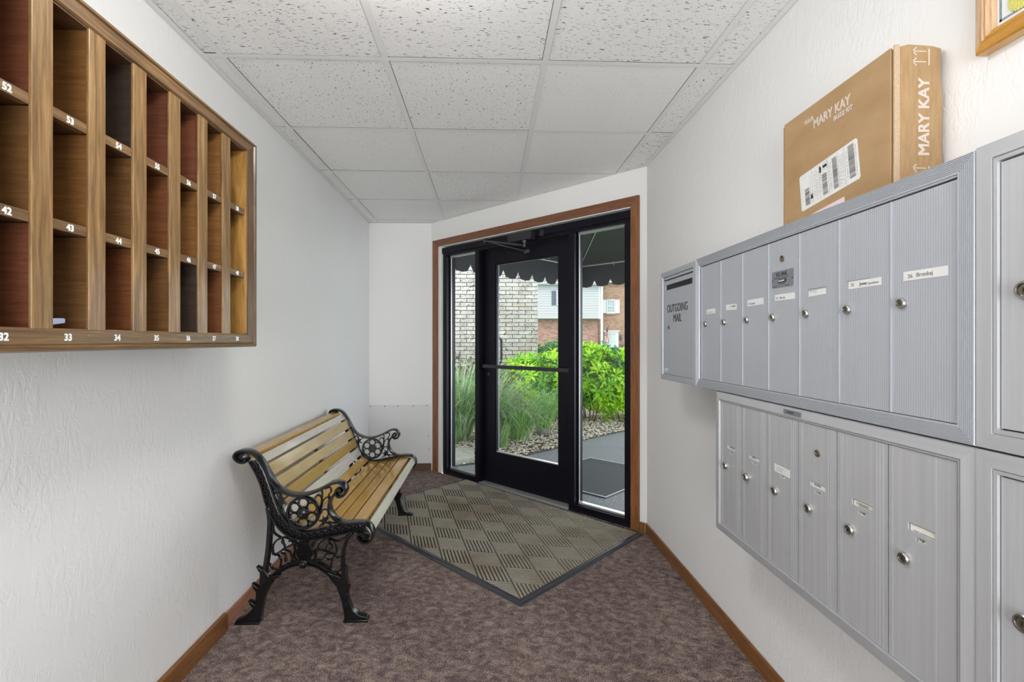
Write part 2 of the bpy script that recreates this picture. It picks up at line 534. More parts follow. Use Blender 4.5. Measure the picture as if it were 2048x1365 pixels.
# ------------------------------------------------------------------ mesh helpers
class MB:
    """collects shapes; build() links them as ONE mesh object"""
    def __init__(s, xf=None):
        s.v = []
        s.f = []
        s.mi = []
        s.xf = xf
        s.cur = 0
    def add(s, vs, fs):
        o = len(s.v)
        if s.xf:
            vs = [s.xf(*p) for p in vs]
        s.v += [tuple(p) for p in vs]
        s.f += [tuple(i+o for i in f) for f in fs]
        s.mi += [s.cur]*len(fs)
        return s
    def box(s, x0, x1, y0, y1, z0, z1):
        vs = [(x0, y0, z0), (x1, y0, z0), (x1, y1, z0), (x0, y1, z0), (x0, y0, z1), (x1, y0, z1), (x1, y1, z1), (x0, y1, z1)]
        return s.add(vs, [(0, 3, 2, 1), (4, 5, 6, 7), (0, 1, 5, 4), (1, 2, 6, 5), (2, 3, 7, 6), (3, 0, 4, 7)])
    def prism(s, poly, a0, a1, axis='y'):
        n = len(poly)
        def P(p, a):
            return (p[0], a, p[1]) if axis == 'y' else ((p[0], p[1], a) if axis == 'z' else (a, p[0], p[1]))
        vs = [P(p, a0) for p in poly]+[P(p, a1) for p in poly]
        fs = [tuple(range(n))[::-1], tuple(range(n, 2*n))]
        for i in range(n):
            j = (i+1) % n
            fs.append((i, j, n+j, n+i))
        return s.add(vs, fs)
    def tube(s, pts, r, seg=8, rad2=None, caps=True):
        pts = [Vector(p) for p in pts]
        n = len(pts)
        rs = r if isinstance(r, (list, tuple)) else [r]*n
        vs = []
        up = Vector((0.01, 0.02, 1)).normalized()
        for i, p in enumerate(pts):
            d = (pts[min(i+1, n-1)]-pts[max(i-1, 0)]).normalized()
            a = d.cross(up)
            if a.length < 0.15:
                a = d.cross(Vector((1, 0, 0)))
            a.normalize()
            bb = a.cross(d)
            for k in range(seg):
                th = 2*PI*k/seg
                vs.append(tuple(p+a*math.cos(th)*rs[i]+bb*math.sin(th)*rs[i]))
        fs = []
        for i in range(n-1):
            for k in range(seg):
                k2 = (k+1) % seg
                fs.append((i*seg+k, i*seg+k2, (i+1)*seg+k2, (i+1)*seg+k))
        if caps:
            fs.append(tuple(range(seg))[::-1])
            fs.append(tuple((n-1)*seg+k for k in range(seg)))
        return s.add(vs, fs)
    def lathe(s, prof, c, axis, seg=20):
        """prof: (radius, height along axis) list"""
        ax = Vector(axis).normalized()
        a = ax.orthogonal().normalized()
        b = ax.cross(a)
        vs = []
        for r, h in prof:
            for k in range(seg):
                th = 2*PI*k/seg
                vs.append(tuple(Vector(c)+ax*h+a*math.cos(th)*r+b*math.sin(th)*r))
        fs = []
        n = len(prof)
        for i in range(n-1):
            for k in range(seg):
                k2 = (k+1) % seg
                fs.append((i*seg+k, i*seg+k2, (i+1)*seg+k2, (i+1)*seg+k))
        fs.append(tuple((n-1)*seg+k for k in range(seg)))
        fs.append(tuple(range(seg))[::-1])
        return s.add(vs, fs)
    def stroke(s, path, w, y0, y1, smooth=3, closed=False):
        """ribbon of width w along a 2-D path in x,z with rounded crown between y0 and y1"""
        pts = [Vector((p[0], p[1])) for p in path]
        if smooth:
            pts = catmull(pts, smooth, closed)
        n = len(pts)
        prof = [(-1, 0.12), (-0.72, 0), (0.72, 0), (1, 0.12), (1, 0.88), (0.72, 1), (-0.72, 1), (-1, 0.88)]
        vs = []
        for i, p in enumerate(pts):
            if closed:
                d = pts[(i+1) % n]-pts[i-1]
            else:
                d = pts[min(i+1, n-1)]-pts[max(i-1, 0)]
            if d.length < 1e-9:
                d = Vector((1, 0))
            d.normalize()
            nn = Vector((-d.y, d.x))
            for a, b in prof:
                q = p+nn*a*w/2
                vs.append((q.x, y0+(y1-y0)*b, q.y))
        m = len(prof)
        fs = []
        for i in range(n if closed else n-1):
            j = (i+1) % n
            for k in range(m):
                k2 = (k+1) % m
                fs.append((i*m+k, i*m+k2, j*m+k2, j*m+k))
        if not closed:
            fs.append(tuple(range(m))[::-1])
            fs.append(tuple((n-1)*m+k for k in range(m)))
        return s.add(vs, fs)
    def build(s, name, mat, parent=None, smooth=False, bevel=0, kind=None, label=None):
        me = bpy.data.meshes.new(name)
        me.from_pydata(s.v, [], s.f)
        mats = mat if isinstance(mat, (list, tuple)) else [mat]
        for x in mats:
            me.materials.append(MATS[x])
        if len(mats) > 1:
            me.polygons.foreach_set('material_index', s.mi)
        bm = bmesh.new()
        bm.from_mesh(me)
        bmesh.ops.recalc_face_normals(bm, faces=bm.faces)
        bm.to_mesh(me)
        bm.free()
        me.update()
        o = bpy.data.objects.new(name, me)
        COL.objects.link(o)
        if parent:
            attach(o, parent)
        if smooth:
            me.polygons.foreach_set('use_smooth', [True]*len(me.polygons))
            if smooth != 'all':
                try:
                    me.set_sharp_from_angle(angle=math.radians(40))
                except Exception:
                    pass
        if bevel:
            md = o.modifiers.new('bevel', 'BEVEL')
            md.width = bevel
            md.segments = 2
            md.limit_method = 'ANGLE'
            md.angle_limit = math.radians(40)
        if kind:
            o['kind'] = kind
        if label:
            o['label'] = label
        return o
def raw(name, vs, fs, mats, mi=None, parent=None, kind=None, smooth=False):
    me = bpy.data.meshes.new(name)
    me.from_pydata([tuple(map(float, p)) for p in vs], [], [tuple(map(int, f)) for f in fs])
    for x in mats:
        me.materials.append(MATS[x])
    if mi is not None:
        me.polygons.foreach_set('material_index', [int(x) for x in mi])
    if smooth:
        me.polygons.foreach_set('use_smooth', [True]*len(me.polygons))
    me.update()
    o = bpy.data.objects.new(name, me)
    COL.objects.link(o)
    if parent:
        attach(o, parent)
    if kind:
        o['kind'] = kind
    return o
def catmull(pts, k, closed=False):
    n = len(pts)
    out = []
    rngi = range(n if closed else n-1)
    for i in rngi:
        if closed:
            p0, p1, p2, p3 = pts[i-1], pts[i], pts[(i+1) % n], pts[(i+2) % n]
        else:
            p0, p1, p2, p3 = pts[max(i-1, 0)], pts[i], pts[i+1], pts[min(i+2, n-1)]
        for j in range(k):
            t = j/k
            out.append(0.5*((2*p1)+(-p0+p2)*t+(2*p0-5*p1+4*p2-p3)*t*t+(-p0+3*p1-3*p2+p3)*t**3))
    if not closed:
        out.append(pts[-1])
    return out
def world_of(o):
    m = Matrix.LocRotScale(o.location, o.rotation_euler, o.scale)
    if o.parent:
        return world_of(o.parent) @ o.matrix_parent_inverse @ m
    return m
def attach(o, parent):
    o.parent = parent
    o.matrix_parent_inverse = world_of(parent).inverted()
def tag(o, label, cat, group=None):
    o['label'] = label
    o['category'] = cat
    if group:
        o['group'] = group
    return o
def thing(name, label, cat, loc, group=None):
    o = bpy.data.objects.new(name, None)
    o.empty_display_size = 0.05
    COL.objects.link(o)
    o.location = loc
    return tag(o, label, cat, group)
def struct(o):
    o['kind'] = 'structure'
    return o
def dup(o, parent, offset):
    c = o.copy()
    COL.objects.link(c)
    c.parent = None
    c.matrix_parent_inverse = Matrix.Identity(4)
    c.location = Vector(o.location)+Vector(offset)
    attach(c, parent)
    return c

SERIF = None
def text(name, s, size, origin, right, up, mat, parent, xs=1.0, bold=0.0, align='LEFT', ext=0.0003):
    strike, bold = bold, 0.0
    """flat lettering: baseline origin, right and up are world directions"""
    cu = bpy.data.curves.new(name, 'FONT')
    cu.body = s
    cu.size = size
    cu.align_x = align
    cu.offset = bold
    cu.extrude = ext
    cu.resolution_u = 3
    to = bpy.data.objects.new(name+'_tmp', cu)
    COL.objects.link(to)
    dg = bpy.context.evaluated_depsgraph_get()
    dg.update()
    me = bpy.data.meshes.new_from_object(to.evaluated_get(dg))
    bpy.data.objects.remove(to)
    bpy.data.curves.remove(cu)
    r = Vector(right).normalized()
    u = Vector(up).normalized()
    nn = r.cross(u)
    M = Matrix(((r.x*xs, u.x, nn.x, origin[0]), (r.y*xs, u.y, nn.y, origin[1]), (r.z*xs, u.z, nn.z, origin[2]), (0, 0, 0, 1)))
    if strike:
        bmx = bmesh.new()
        for kz, (ox, oy) in enumerate(((-strike, -strike), (strike, -strike), (strike, strike), (-strike, strike))):
            cp = me.copy()
            cp.transform(Matrix.Translation((ox, oy, 0.00012*kz)))
            bmx.from_mesh(cp)
            bpy.data.meshes.remove(cp)
        bmx.to_mesh(me)
        bmx.free()
    me.transform(M)
    me.materials.clear()
    me.materials.append(MATS[mat])
    me.name = name
    o = bpy.data.objects.new(name, me)
    COL.objects.link(o)
    if parent:
        attach(o, parent)
    return o
# lettering on the right-hand wall (faces -x) and the left-hand wall (faces +x)
def text_r(s, size, x, y, z, mat, parent, **k):
    return text('lettering', s, size, (x, y, z), (0, -1, 0), (0, 0, 1), mat, parent, **k)
def text_l(s, size, x, y, z, mat, parent, **k):
    return text('lettering', s, size, (x, y, z), (0, 1, 0), (0, 0, 1), mat, parent, **k)

def clip(poly, room):
    """Sutherland-Hodgman, room convex and counter-clockwise"""
    out = poly
    n = len(room)
    for i in range(n):
        a, b = room[i], room[(i+1) % n]
        inp, out = out, []
        def side(p):
            return (b[0]-a[0])*(p[1]-a[1])-(b[1]-a[1])*(p[0]-a[0])
        for j in range(len(inp)):
            p, q = inp[j], inp[(j+1) % len(inp)]
            sp, sq = side(p), side(q)
            if sp >= 0:
                out.append(p)
            if (sp > 0 > sq) or (sp < 0 < sq):
                t = sp/(sp-sq)
                out.append((p[0]+(q[0]-p[0])*t, p[1]+(q[1]-p[1])*t))
        if not out:
            return []
    return out

# ------------------------------------------------------------------ the room
XL, XR, CZ, YN, YB = -1.081, 0.9725, 2.251, -2.4, 4.373
A = (-0.518, 4.373)
DS = (0.7097, -0.7045)
DO = (0.7045, 0.7097)
def D(s, o, z):
    return (A[0]+DS[0]*s+DO[0]*o, A[1]+DS[1]*s+DO[1]*o, z)
LD = 2.0995
B2 = (XR, A[1]+DS[1]*LD)
ROOM = [(XL, YN), (XR, YN), (XR, B2[1]), A, (XL, YB)]
def off_poly(dd):
    return [(XL-dd, YN-dd), (XR+dd, YN-dd), (XR+dd, B2[1]+dd*0.4), (A[0]+dd*0.4, A[1]+dd), (XL-dd, YB+dd)]

m = MB()
m.prism(ROOM, -0.15, 0.0, 'z')
struct(m.build('floor', 'carpet'))
m = MB(); m.box(XL-0.15, XL, YN-0.15, YB+0.15, 0, 2.6)
struct(m.build('wall_left', 'wall_paint'))
m = MB(); m.box(XR, XR+0.15, YN-0.15, B2[1]+0.02, 0, 2.6)
struct(m.build('wall_right', 'wall_paint'))
m = MB(); m.box(XL, XR, YN-0.15, YN, 0, 2.6)
struct(m.build('wall_near', 'wall_paint_smooth'))
m = MB(); m.box(XL, A[0], YB, YB+0.15, 0, 2.6)
struct(m.build('wall_back', 'wall_paint_smooth'))
m = MB(D)
m.box(-0.04, 0.142, 0, 0.15, 0, 2.6)
m.box(1.994, LD+0.05, 0, 0.15, 0, 2.6)
m.box(0.142, 1.994, 0, 0.15, 2.018, 2.6)
struct(m.build('wall_door', 'wall_paint_smooth'))

# ceiling: slab above, grid of bars and one object per tile
m = MB(); m.prism(off_poly(0.14), CZ+0.06, 2.75, 'z')
ceil = struct(m.build('ceiling', 'plenum'))
TX, TY, T = -1.0008, 1.828, 0.6096
room_in = [(XL+0.001, YN+0.001), (XR-0.001, YN+0.001), (XR-0.001, B2[1]), (A[0]-0.0005, A[1]-0.001), (XL+0.001, YB-0.001)]
LIGHTS = [(1, -6), (1, -5)]     # grid cells left open for the added fill panel
for i in range(-1, 4):
    for j in range(-7, 5):
        if (i, j) in LIGHTS:
            continue
        x0, x1 = TX+i*T+0.0122, TX+(i+1)*T-0.0122
        y0, y1 = TY+j*T+0.0122, TY+(j+1)*T-0.0122
        dx, dy = random.uniform(-0.002, 0.002), random.uniform(-0.002, 0.002)
        p = clip([(x0+dx, y0+dy), (x1+dx, y0+dy), (x1+dx, y1+dy), (x0+dx, y1+dy)], room_in)
        if len(p) < 3 or abs(sum(p[k][0]*p[(k+1) % len(p)][1]-p[(k+1) % len(p)][0]*p[k][1] for k in range(len(p)))) < 0.004:
            continue
        mt = 'tile_fissured' if j < 0 else ('tile_wormy' if (i, j) in ((1, 0), (0, 0), (3, 0), (-1, 1), (1, 2)) else 'tile_fine')
        if i == 3 and j == 1:
            mt = 'tile_fissured'
        dz = random.uniform(0, 0.002)
        m = MB(); m.prism(p, CZ+0.0014+dz, CZ+0.016+dz, 'z')
        m.build('ceiling_tile', mt, ceil)
for i in range(0, 4):
    x = TX+i*T
    p = clip([(x-0.012, YN), (x+0.012, YN), (x+0.012, YB), (x-0.012, YB)], room_in)
    m = MB(); m.prism(p, CZ-0.0002, CZ+0.0003, 'z')
    m.build('grid_bar', 'grid_white', ceil)
for j in range(-6, 5):
    y = TY+j*T
    for i in range(-1, 4):
        p = clip([(TX+i*T+0.012, y-0.012), (TX+(i+1)*T-0.012, y-0.012), (TX+(i+1)*T-0.012, y+0.012), (TX+i*T+0.012, y+0.012)], room_in)
        if len(p) > 2 and not (i == 1 and j == -5):
            m = MB(); m.prism(p, CZ-0.0002, CZ+0.0003, 'z')
            m.build('grid_bar', 'grid_white', ceil)
# wall angle round the ceiling edge
def angle_strip(p, q, w=0.022):
    p, q = Vector(p), Vector(q)
    d = (q-p).normalized()
    n = Vector((-d.y, d.x))
    pl = [tuple(p), tuple(q), tuple(q+n*w-d*w*0.4), tuple(p+n*w+d*w*0.4)]
    m = MB(); m.prism(pl, CZ-0.0004, CZ+0.0001, 'z')
    m.build('grid_bar', 'grid_white', ceil)
angle_strip((XR-0.0015, YN+0.01), (XR-0.0015, B2[1]-0.001))
angle_strip((XR-0.002, B2[1]-0.001), (A[0]-0.001, A[1]-0.002))
angle_strip((A[0], YB-0.0015), (XL+0.002, YB-0.0015))
angle_strip((XL+0.0015, YB-0.002), (XL+0.0015, YN+0.01))

# ceiling lights: the drum, and an unseen lay-in panel added as fill
D0 = thing('ceiling_light', 'round white drum ceiling light above the mailboxes', 'light', (-0.25, 1.10, CZ))
m = MB(); m.lathe([(0.19, 0), (0.19, 0.018), (0.178, 0.022)], (-0.25, 1.10, CZ-0.0015), (0, 0, -1), 40)
m.build('base_ring', 'grid_white', D0, smooth=True)
m = MB(); m.lathe([(0.172, 0.0), (0.175, 0.015), (0.172, 0.055), (0.155, 0.072), (0.09, 0.080), (0.02, 0.082)], (-0.25, 1.10, CZ-0.024), (0, 0, -1), 40)
m.build('drum_shade', 'drum_glow', D0, smooth=True)
for k, (y0, lab) in enumerate(((TY-6*T, 'white rectangular lay-in ceiling panel added as fill light behind the camera'),)):
    x0, x1, y1 = TX+T, TX+2*T, y0+2*T
    L = thing('ceiling_light', lab, 'light', ((x0+x1)/2, (y0+y1)/2, CZ))
    m = MB()
    for a in ((x0+0.012, x1-0.012, y0+0.012, y0+0.04), (x0+0.012, x1-0.012, y1-0.04, y1-0.012), (x0+0.012, x0+0.04, y0+0.04, y1-0.04), (x1-0.04, x1-0.012, y0+0.04, y1-0.04)):
        m.box(*a, CZ-0.003, CZ+0.02)
    m.build('frame', 'grid_white', L)
    m = MB(); m.box(x0+0.04, x1-0.04, y0+0.04, y1-0.04, CZ+0.002, CZ+0.012)
    m.build('diffuser', 'fill_diffuser', L)

# baseboards
bp = [(0, 0), (0, 0.060), (0.004, 0.064), (0.011, 0.060), (0.012, 0)]
m = MB(); m.prism([(XR-a, z) for a, z in bp], YN, B2[1]-0.005, 'y')
struct(m.build('baseboard_right', 'base_wood'))
m = MB(); m.prism([(XL+a*1.7, z*1.13) for a, z in bp], YN, 1.985, 'y')
struct(m.build('baseboard_left', 'base_wood'))
m = MB(); m.prism([(XL+a*0.6, z*0.97) for a, z in bp], 1.9855, YB, 'y')
o = struct(m.build('baseboard_left_far', 'base_wood_red'))
m = MB(); m.box(XL+0.012, A[0]-0.002, YB-0.012, YB, 0, 0.063)
struct(m.build('baseboard_back', 'base_wood_dark'))
m = MB(D); m.box(2.056, LD-0.012, -0.013, 0, 0, 0.060)
struct(m.build('baseboard_door', 'base_wood'))

# screwed-on white panel low on the back wall
P = thing('wall_panel', 'white sheet panel screwed low on the back wall behind the bench', 'panel', (-0.79, YB, 0.064))
m = MB(); m.box(XL+0.004, A[0]-0.006, YB-0.004, YB, 0.065, 0.598)
m.build('sheet', 'panel_white', P)
for x, z in ((-1.066, 0.585), (-0.94, 0.585), (-0.82, 0.586), (-0.68, 0.588), (-0.56, 0.590), (-0.545, 0.31), (-0.54, 0.19), (-1.066, 0.3)):
    m = MB(); m.lathe([(0.0045, 0), (0.0045, 0.0015), (0.002, 0.002)], (x, YB-0.004, z), (0, -1, 0), 8)
    m.build('screw', 'dark_steel', P)

# ------------------------------------------------------------------ the glazed entrance
def miter_frame(m, s0, s1, z0, z1, prof, P):
    """prof: (inset, height) pairs; P maps (a, h, z)"""
    n = len(prof)
    vs = []
    for ins, h in prof:
        vs += [P(s0+ins, h, z0+ins), P(s1-ins, h, z0+ins), P(s1-ins, h, z1-ins), P(s0+ins, h, z1-ins)]
    fs = []
    for i in range(n-1):
        for k in range(4):
            k2 = (k+1) % 4
            fs.append((i*4+k, i*4+k2, (i+1)*4+k2, (i+1)*4+k))
    m.add(vs, fs)
# wooden casing (three boards with a mitred top)
def casing_board(poly, name, mat):
    m = MB(D)
    n = len(poly)
    vs = [(p[0], 0.0, p[1]) for p in poly]+[(p[0], -0.018, p[1]) for p in poly]
    m.add(vs, [tuple(range(n)), tuple(range(n, 2*n))[::-1]]+[(i, (i+1) % n, n+(i+1) % n, n+i) for i in range(n)])
    return m.build(name, mat, None, bevel=0.002)
o = struct(casing_board([(0.036, 0), (0.098, 0), (0.098, 2.024), (0.036, 2.082)], 'trim_1', 'trim_wood'))
o = struct(casing_board([(2.054, 0), (2.054, 2.082), (1.998, 2.024), (1.998, 0)], 'trim_2', 'trim_wood'))
o = struct(casing_board([(0.036, 2.082), (0.098, 2.024), (1.998, 2.024), (2.054, 2.082)], 'trim_3', 'trim_wood_flat'))

FT, FB = 0.012, 0.115       # frame front and back (outward distance)
def fbar(s0, s1, z0, z1, name, par, mat='door_black', o0=FT, o1=FB):
    m = MB(D); m.box(s0, s1, o0, o1, z0, z1)
    return m.build(name, mat, par, bevel=0.0015)
def sidelite(nm, s0, s1, wl, wr):
    """s0..s1 is the outside of the frame; wl, wr widths of its uprights"""
    m = MB(D); m.box(s0, s0+wl, FT, FB, -0.012, 2.0)
    root = struct(m.build(nm, 'door_black', None, bevel=0.0015))
    if wr:
        fbar(s1-wr, s1, -0.012, 2.0, 'frame_upright', root)
    a, b = s0+wl, s1-wr
    fbar(a, b, 1.935, 2.0, 'frame_head', root)
    fbar(a, b, -0.012, 0.045, 'frame_sill', root)
    # glazing stops and gasket, and the pane
    for (q0, q1, z0, z1) in ((a, a+0.012, 0.045, 1.935), (b-0.012, b, 0.045, 1.935)):
        fbar(q0, q1, z0, z1, 'glazing_stop', root, 'door_black', 0.045, 0.085)
    for (z0, z1) in ((0.045, 0.057), (1.923, 1.935)):
        fbar(a+0.012, b-0.012, z0, z1, 'glazing_stop', root, 'alu_bright' if z0 < 1 else 'gasket', 0.045, 0.085)
    fbar(a+0.012, a+0.015, 0.057, 1.923, 'glazing_gasket', root, 'alu_bright', 0.052, 0.062)
    m = MB(D); m.box(a+0.013, b-0.013, 0.062, 0.068, 0.058, 1.922)
    m.build('glass_pane', 'clear_glass', root)
    return root
W1 = sidelite('window_1', 0.149, 0.610, 0.048, 0.048)
W2 = sidelite('window_2', 1.508, 1.988, 0.048, 0.047)
# cover cap across the head, and door header
m = MB(D); m.box(0.610, 1.508, FT, FB, 1.925, 2.0)
m.box(0.145, 1.990, 0.002, FT, 1.955, 2.005)
struct(m.build('trim_4', 'door_black', None, bevel=0.0015))
# threshold
m = MB(D)
m.prism([(0, 0), (0, 0.006), (0.02, 0.013), (0.12, 0.013), (0.14, 0.0)], 0, 1, 'y')
m = MB(D)
pr = [(-0.006, -0.01), (-0.006, 0.004), (0.016, 0.013), (0.03, 0.011), (0.045, 0.013), (0.118, 0.013), (0.135, -0.01)]
n = len(pr)
vs = [(0.612, a, z) for a, z in pr]+[(1.506, a, z) for a, z in pr]
m.add(vs, [tuple(range(n)), tuple(range(n, 2*n))[::-1]]+[(i, (i+1) % n, n+(i+1) % n, n+i) for i in range(n)])
struct(m.build('trim_5', 'threshold_metal'))

# door leaf
s0, s1, O0, O1 = 0.6135, 1.5045, 0.066, 0.110
m = MB(D); m.box(s0, s0+0.128, O0, O1, 0.016, 1.921)
door = struct(m.build('door_1', 'door_black', None, bevel=0.002))
fbar(s1-0.122, s1, 0.016, 1.921, 'stile', door, o0=O0, o1=O1)
fbar(s0+0.128, s1-0.122, 0.016, 0.272, 'bottom_rail', door, o0=O0, o1=O1)
fbar(s0+0.128, s1-0.122, 1.806, 1.921, 'top_rail', door, o0=O0, o1=O1)
ga, gb = s0+0.128, s1-0.122
fbar(ga, ga+0.010, 0.272, 1.806, 'glazing_stop', door, 'door_black', O0+0.006, O1-0.012)
fbar(ga+0.0005, ga+0.0095, 0.2725, 1.8055, 'glazing_gasket', door, 'gasket', O1-0.0118, O1-0.004)
fbar(gb-0.010, gb, 0.272, 1.806, 'glazing_stop', door, 'door_black', O0+0.006, O1-0.008)
fbar(ga+0.01, gb-0.01, 0.272, 0.280, 'glazing_stop', door, 'alu_bright', O0+0.006, O1-0.008)
fbar(ga+0.01, gb-0.01, 1.798, 1.806, 'glazing_stop', door, 'door_black', O0+0.006, O1-0.008)
m = MB(D); m.box(ga+0.011, gb-0.011, 0.086, 0.092, 0.281, 1.797)
m.build('glass_pane', 'clear_glass', door)
# push bar
m = MB(D)
m.box(0.640, 1.520, 0.020, 0.046, 0.957, 0.985)
m.box(0.640, 0.668, 0.046, O0, 0.952, 0.990)
m.box(1.470, 1.500, 0.046, O0, 0.952, 0.990)
m.build('push_bar', 'closer_black', door, bevel=0.003)
# pull handle outside
m = MB()
hs = 0.716
pts = [D(hs, 0.110, 0.99), D(hs, 0.150, 0.992), D(hs+0.004, 0.165, 1.005), D(hs+0.004, 0.168, 1.02), D(hs+0.004, 0.168, 1.17), D(hs+0.004, 0.165, 1.185), D(hs, 0.150, 1.198), D(hs, 0.110, 1.20)]
m.tube(pts, 0.011, 10)
m.build('pull_handle', 'closer_black', door, smooth=True)
# locks and screws on the stile
m = MB(); m.lathe([(0.014, 0), (0.014, 0.006), (0.011, 0.009)], D(0.672, O0, 0.905), (-DO[0], -DO[1], 0), 16)
m.lathe([(0.005, 0), (0.005, 0.004)], D(0.668, O0, 1.19), (-DO[0], -DO[1], 0), 10)
m.build('lock', 'closer_black', door, smooth=True)
# door closer
m = MB(D)
m.box(0.985, 1.215, -0.052, 0.010, 1.930, 1.992)
cl = m.build('door_closer', 'closer_black', door, bevel=0.006)
m = MB()
m.lathe([(0.018, 0), (0.018, 0.02), (0.011, 0.024), (0.011, 0.05)], D(1.135, -0.024, 1.930), (0, 0, -1), 14)
m.tube([D(1.135, -0.024, 1.893), D(0.815, -0.115, 1.958)], 0.007, 6)
m.tube([D(0.815, -0.115, 1.962), D(0.93, -0.04, 1.915), D(1.09, 0.06, 1.866)], 0.006, 6)
m.build('closer_arm', 'rod_grey', cl, smooth=True)
m = MB(D)
m.box(0.800, 0.822, -0.125, -0.105, 1.945, 1.978)
m.box(1.065, 1.115, 0.050, 0.066, 1.850, 1.878)
m.build('bracket', 'rod_grey', cl)
m = MB(D)
m.box(1.262, 1.298, -0.006, FT, 1.945, 1.990)
m.build('closer_switch', 'closer_black', cl, bevel=0.003)

# ------------------------------------------------------------------ entrance mat (parquet ribs)
N0 = Vector((0.142, 2.108))
eR = Vector((0.727, 0.687)).normalized()
eL = Vector((-0.687, 0.727)).normalized()
MW, ML = 1.108, 1.66
base = thing('entrance_mat', 'grey-brown ribbed parquet mat with black rubber edge at the glass door', 'mat', (N0.x, N0.y, 0))
def Mt(a, b, z):
    p = N0+eR*a+eL*b
    return (p.x, p.y, z)
m = MB(Mt)
m.box(0.03, MW-0.02, 0.03, ML-0.03, 0.0002, 0.004)
m.build('backing', 'mat_backing', base)
m = MB()
bw = 0.036
prof = [(0, 0.0), (0.003, 0.003), (0.012, 0.005), (0.020, 0.0095), (bw-0.004, 0.0105), (bw, 0.006), (bw, 0.001)]
vs = []
for ins, h in prof:
    vs += [Mt(ins, ins, h), Mt(MW-ins*0.7, ins, h), Mt(MW-ins*0.7, ML-ins, h), Mt(ins, ML-ins, h)]
fs = []
for i in range(len(prof)-1):
    for k in range(4):
        fs.append((i*4+k, i*4+(k+1) % 4, (i+1)*4+(k+1) % 4, (i+1)*4+k))
m.add(vs, fs)
m.build('rubber_edge', 'mat_rubber', base)
e1 = Vector((math.cos(math.radians(-12.5)), math.sin(math.radians(-12.5))))
e2 = Vector((math.cos(math.radians(-77.5)), math.sin(math.radians(-77.5))))
CA = Vector((-0.080, 2.504))
CS, NR = 0.1635, 8
def Mp(a, b):
    p = N0+eR*a+eL*b
    return (p.x, p.y)
inner = [Mp(bw, bw), Mp(MW-bw*0.7, bw), Mp(MW-bw*0.7, ML-bw), Mp(bw, ML-bw)]
inner = clip(inner, [(XL+0.02, YN), (XR-0.02, YN), (XR-0.02, B2[1]), (A[0], A[1]), (XL+0.02, YB)])
whole = {}
def cellribs(i, j, o):
    out = []
    bold = (i+j) % 2 == 0
    for r in range(NR):
        t0, t1 = (r+0.19)/NR, (r+0.81)/NR
        q = [(t0, 0.02), (t1, 0.02), (t1, 0.98), (t0, 0.98)] if bold else [(0.02, t0), (0.98, t0), (0.98, t1), (0.02, t1)]
        pl = [tuple(o+e1*a*CS+e2*b*CS) for a, b in q]
        out.append(pl[::-1])
    return out
for i in range(-12, 14):
    for j in range(-14, 10):
        o_ = CA+e1*i*CS+e2*j*CS
        mm = MB()
        area = 0
        nfull = 0
        for pl in cellribs(i, j, o_):
            c = clip(pl, inner)
            if len(c) < 3:
                continue
            ar = abs(sum(c[k][0]*c[(k+1) % len(c)][1]-c[(k+1) % len(c)][0]*c[k][1] for k in range(len(c))))/2
            if ar < 1e-6:
                continue
            area += ar
            mm.prism(c, 0.0038, 0.0105, 'z')
        if area > 2e-5:
            mm.build('ribbed_square', 'mat_fibre', base)

# ------------------------------------------------------------------ cast-iron bench
B = {}
B['arm_rail']=(0.0117,[(-1.007,0.688),(-1.015,0.673),(-1.039,0.678),(-1.054,0.696),(-1.047,0.714),(-1.024,0.721),(-0.993,0.717),(-0.966,0.699),(-0.942,0.666),(-0.922,0.63),(-0.903,0.594),(-0.88,0.564),(-0.85,0.546),(-0.817,0.535),(-0.778,0.534),(-0.739,0.542),(-0.696,0.56),(-0.661,0.579),(-0.63,0.586),(-0.608,0.577),(-0.597,0.555),(-0.605,0.533),(-0.625,0.526),(-0.639,0.539),(-0.635,0.556),(-0.622,0.559),(-0.616,0.547),(-0.624,0.541)])
B['front_rail']=(0.0109,[(-0.641,0.541),(-0.659,0.516),(-0.667,0.487),(-0.657,0.451),(-0.632,0.424),(-0.6,0.413),(-0.554,0.415),(-0.518,0.412),(-0.494,0.395),(-0.484,0.366),(-0.495,0.339),(-0.518,0.332),(-0.538,0.343),(-0.547,0.363),(-0.536,0.374),(-0.52,0.366),(-0.517,0.353),(-0.525,0.35)])
B['inner_rail']=(0.0095,[(-0.928,0.634),(-0.908,0.576),(-0.889,0.519),(-0.87,0.468),(-0.845,0.426),(-0.81,0.394),(-0.773,0.379),(-0.732,0.383),(-0.661,0.397),(-0.604,0.406),(-0.554,0.412)])
B['outer_rail']=(0.0087,[(-0.996,0.676),(-0.969,0.627),(-0.948,0.577),(-0.931,0.512),(-0.915,0.469),(-0.889,0.418),(-0.86,0.382),(-0.824,0.358),(-0.781,0.347),(-0.739,0.346),(-0.675,0.357),(-0.618,0.369),(-0.568,0.379),(-0.547,0.374)])
B['band']=(0.0292,[(-0.982,0.677),(-0.956,0.631),(-0.936,0.577),(-0.917,0.519),(-0.898,0.469),(-0.87,0.424),(-0.836,0.389),(-0.799,0.367),(-0.76,0.361),(-0.718,0.366),(-0.661,0.378),(-0.604,0.389),(-0.554,0.396),(-0.518,0.388)])
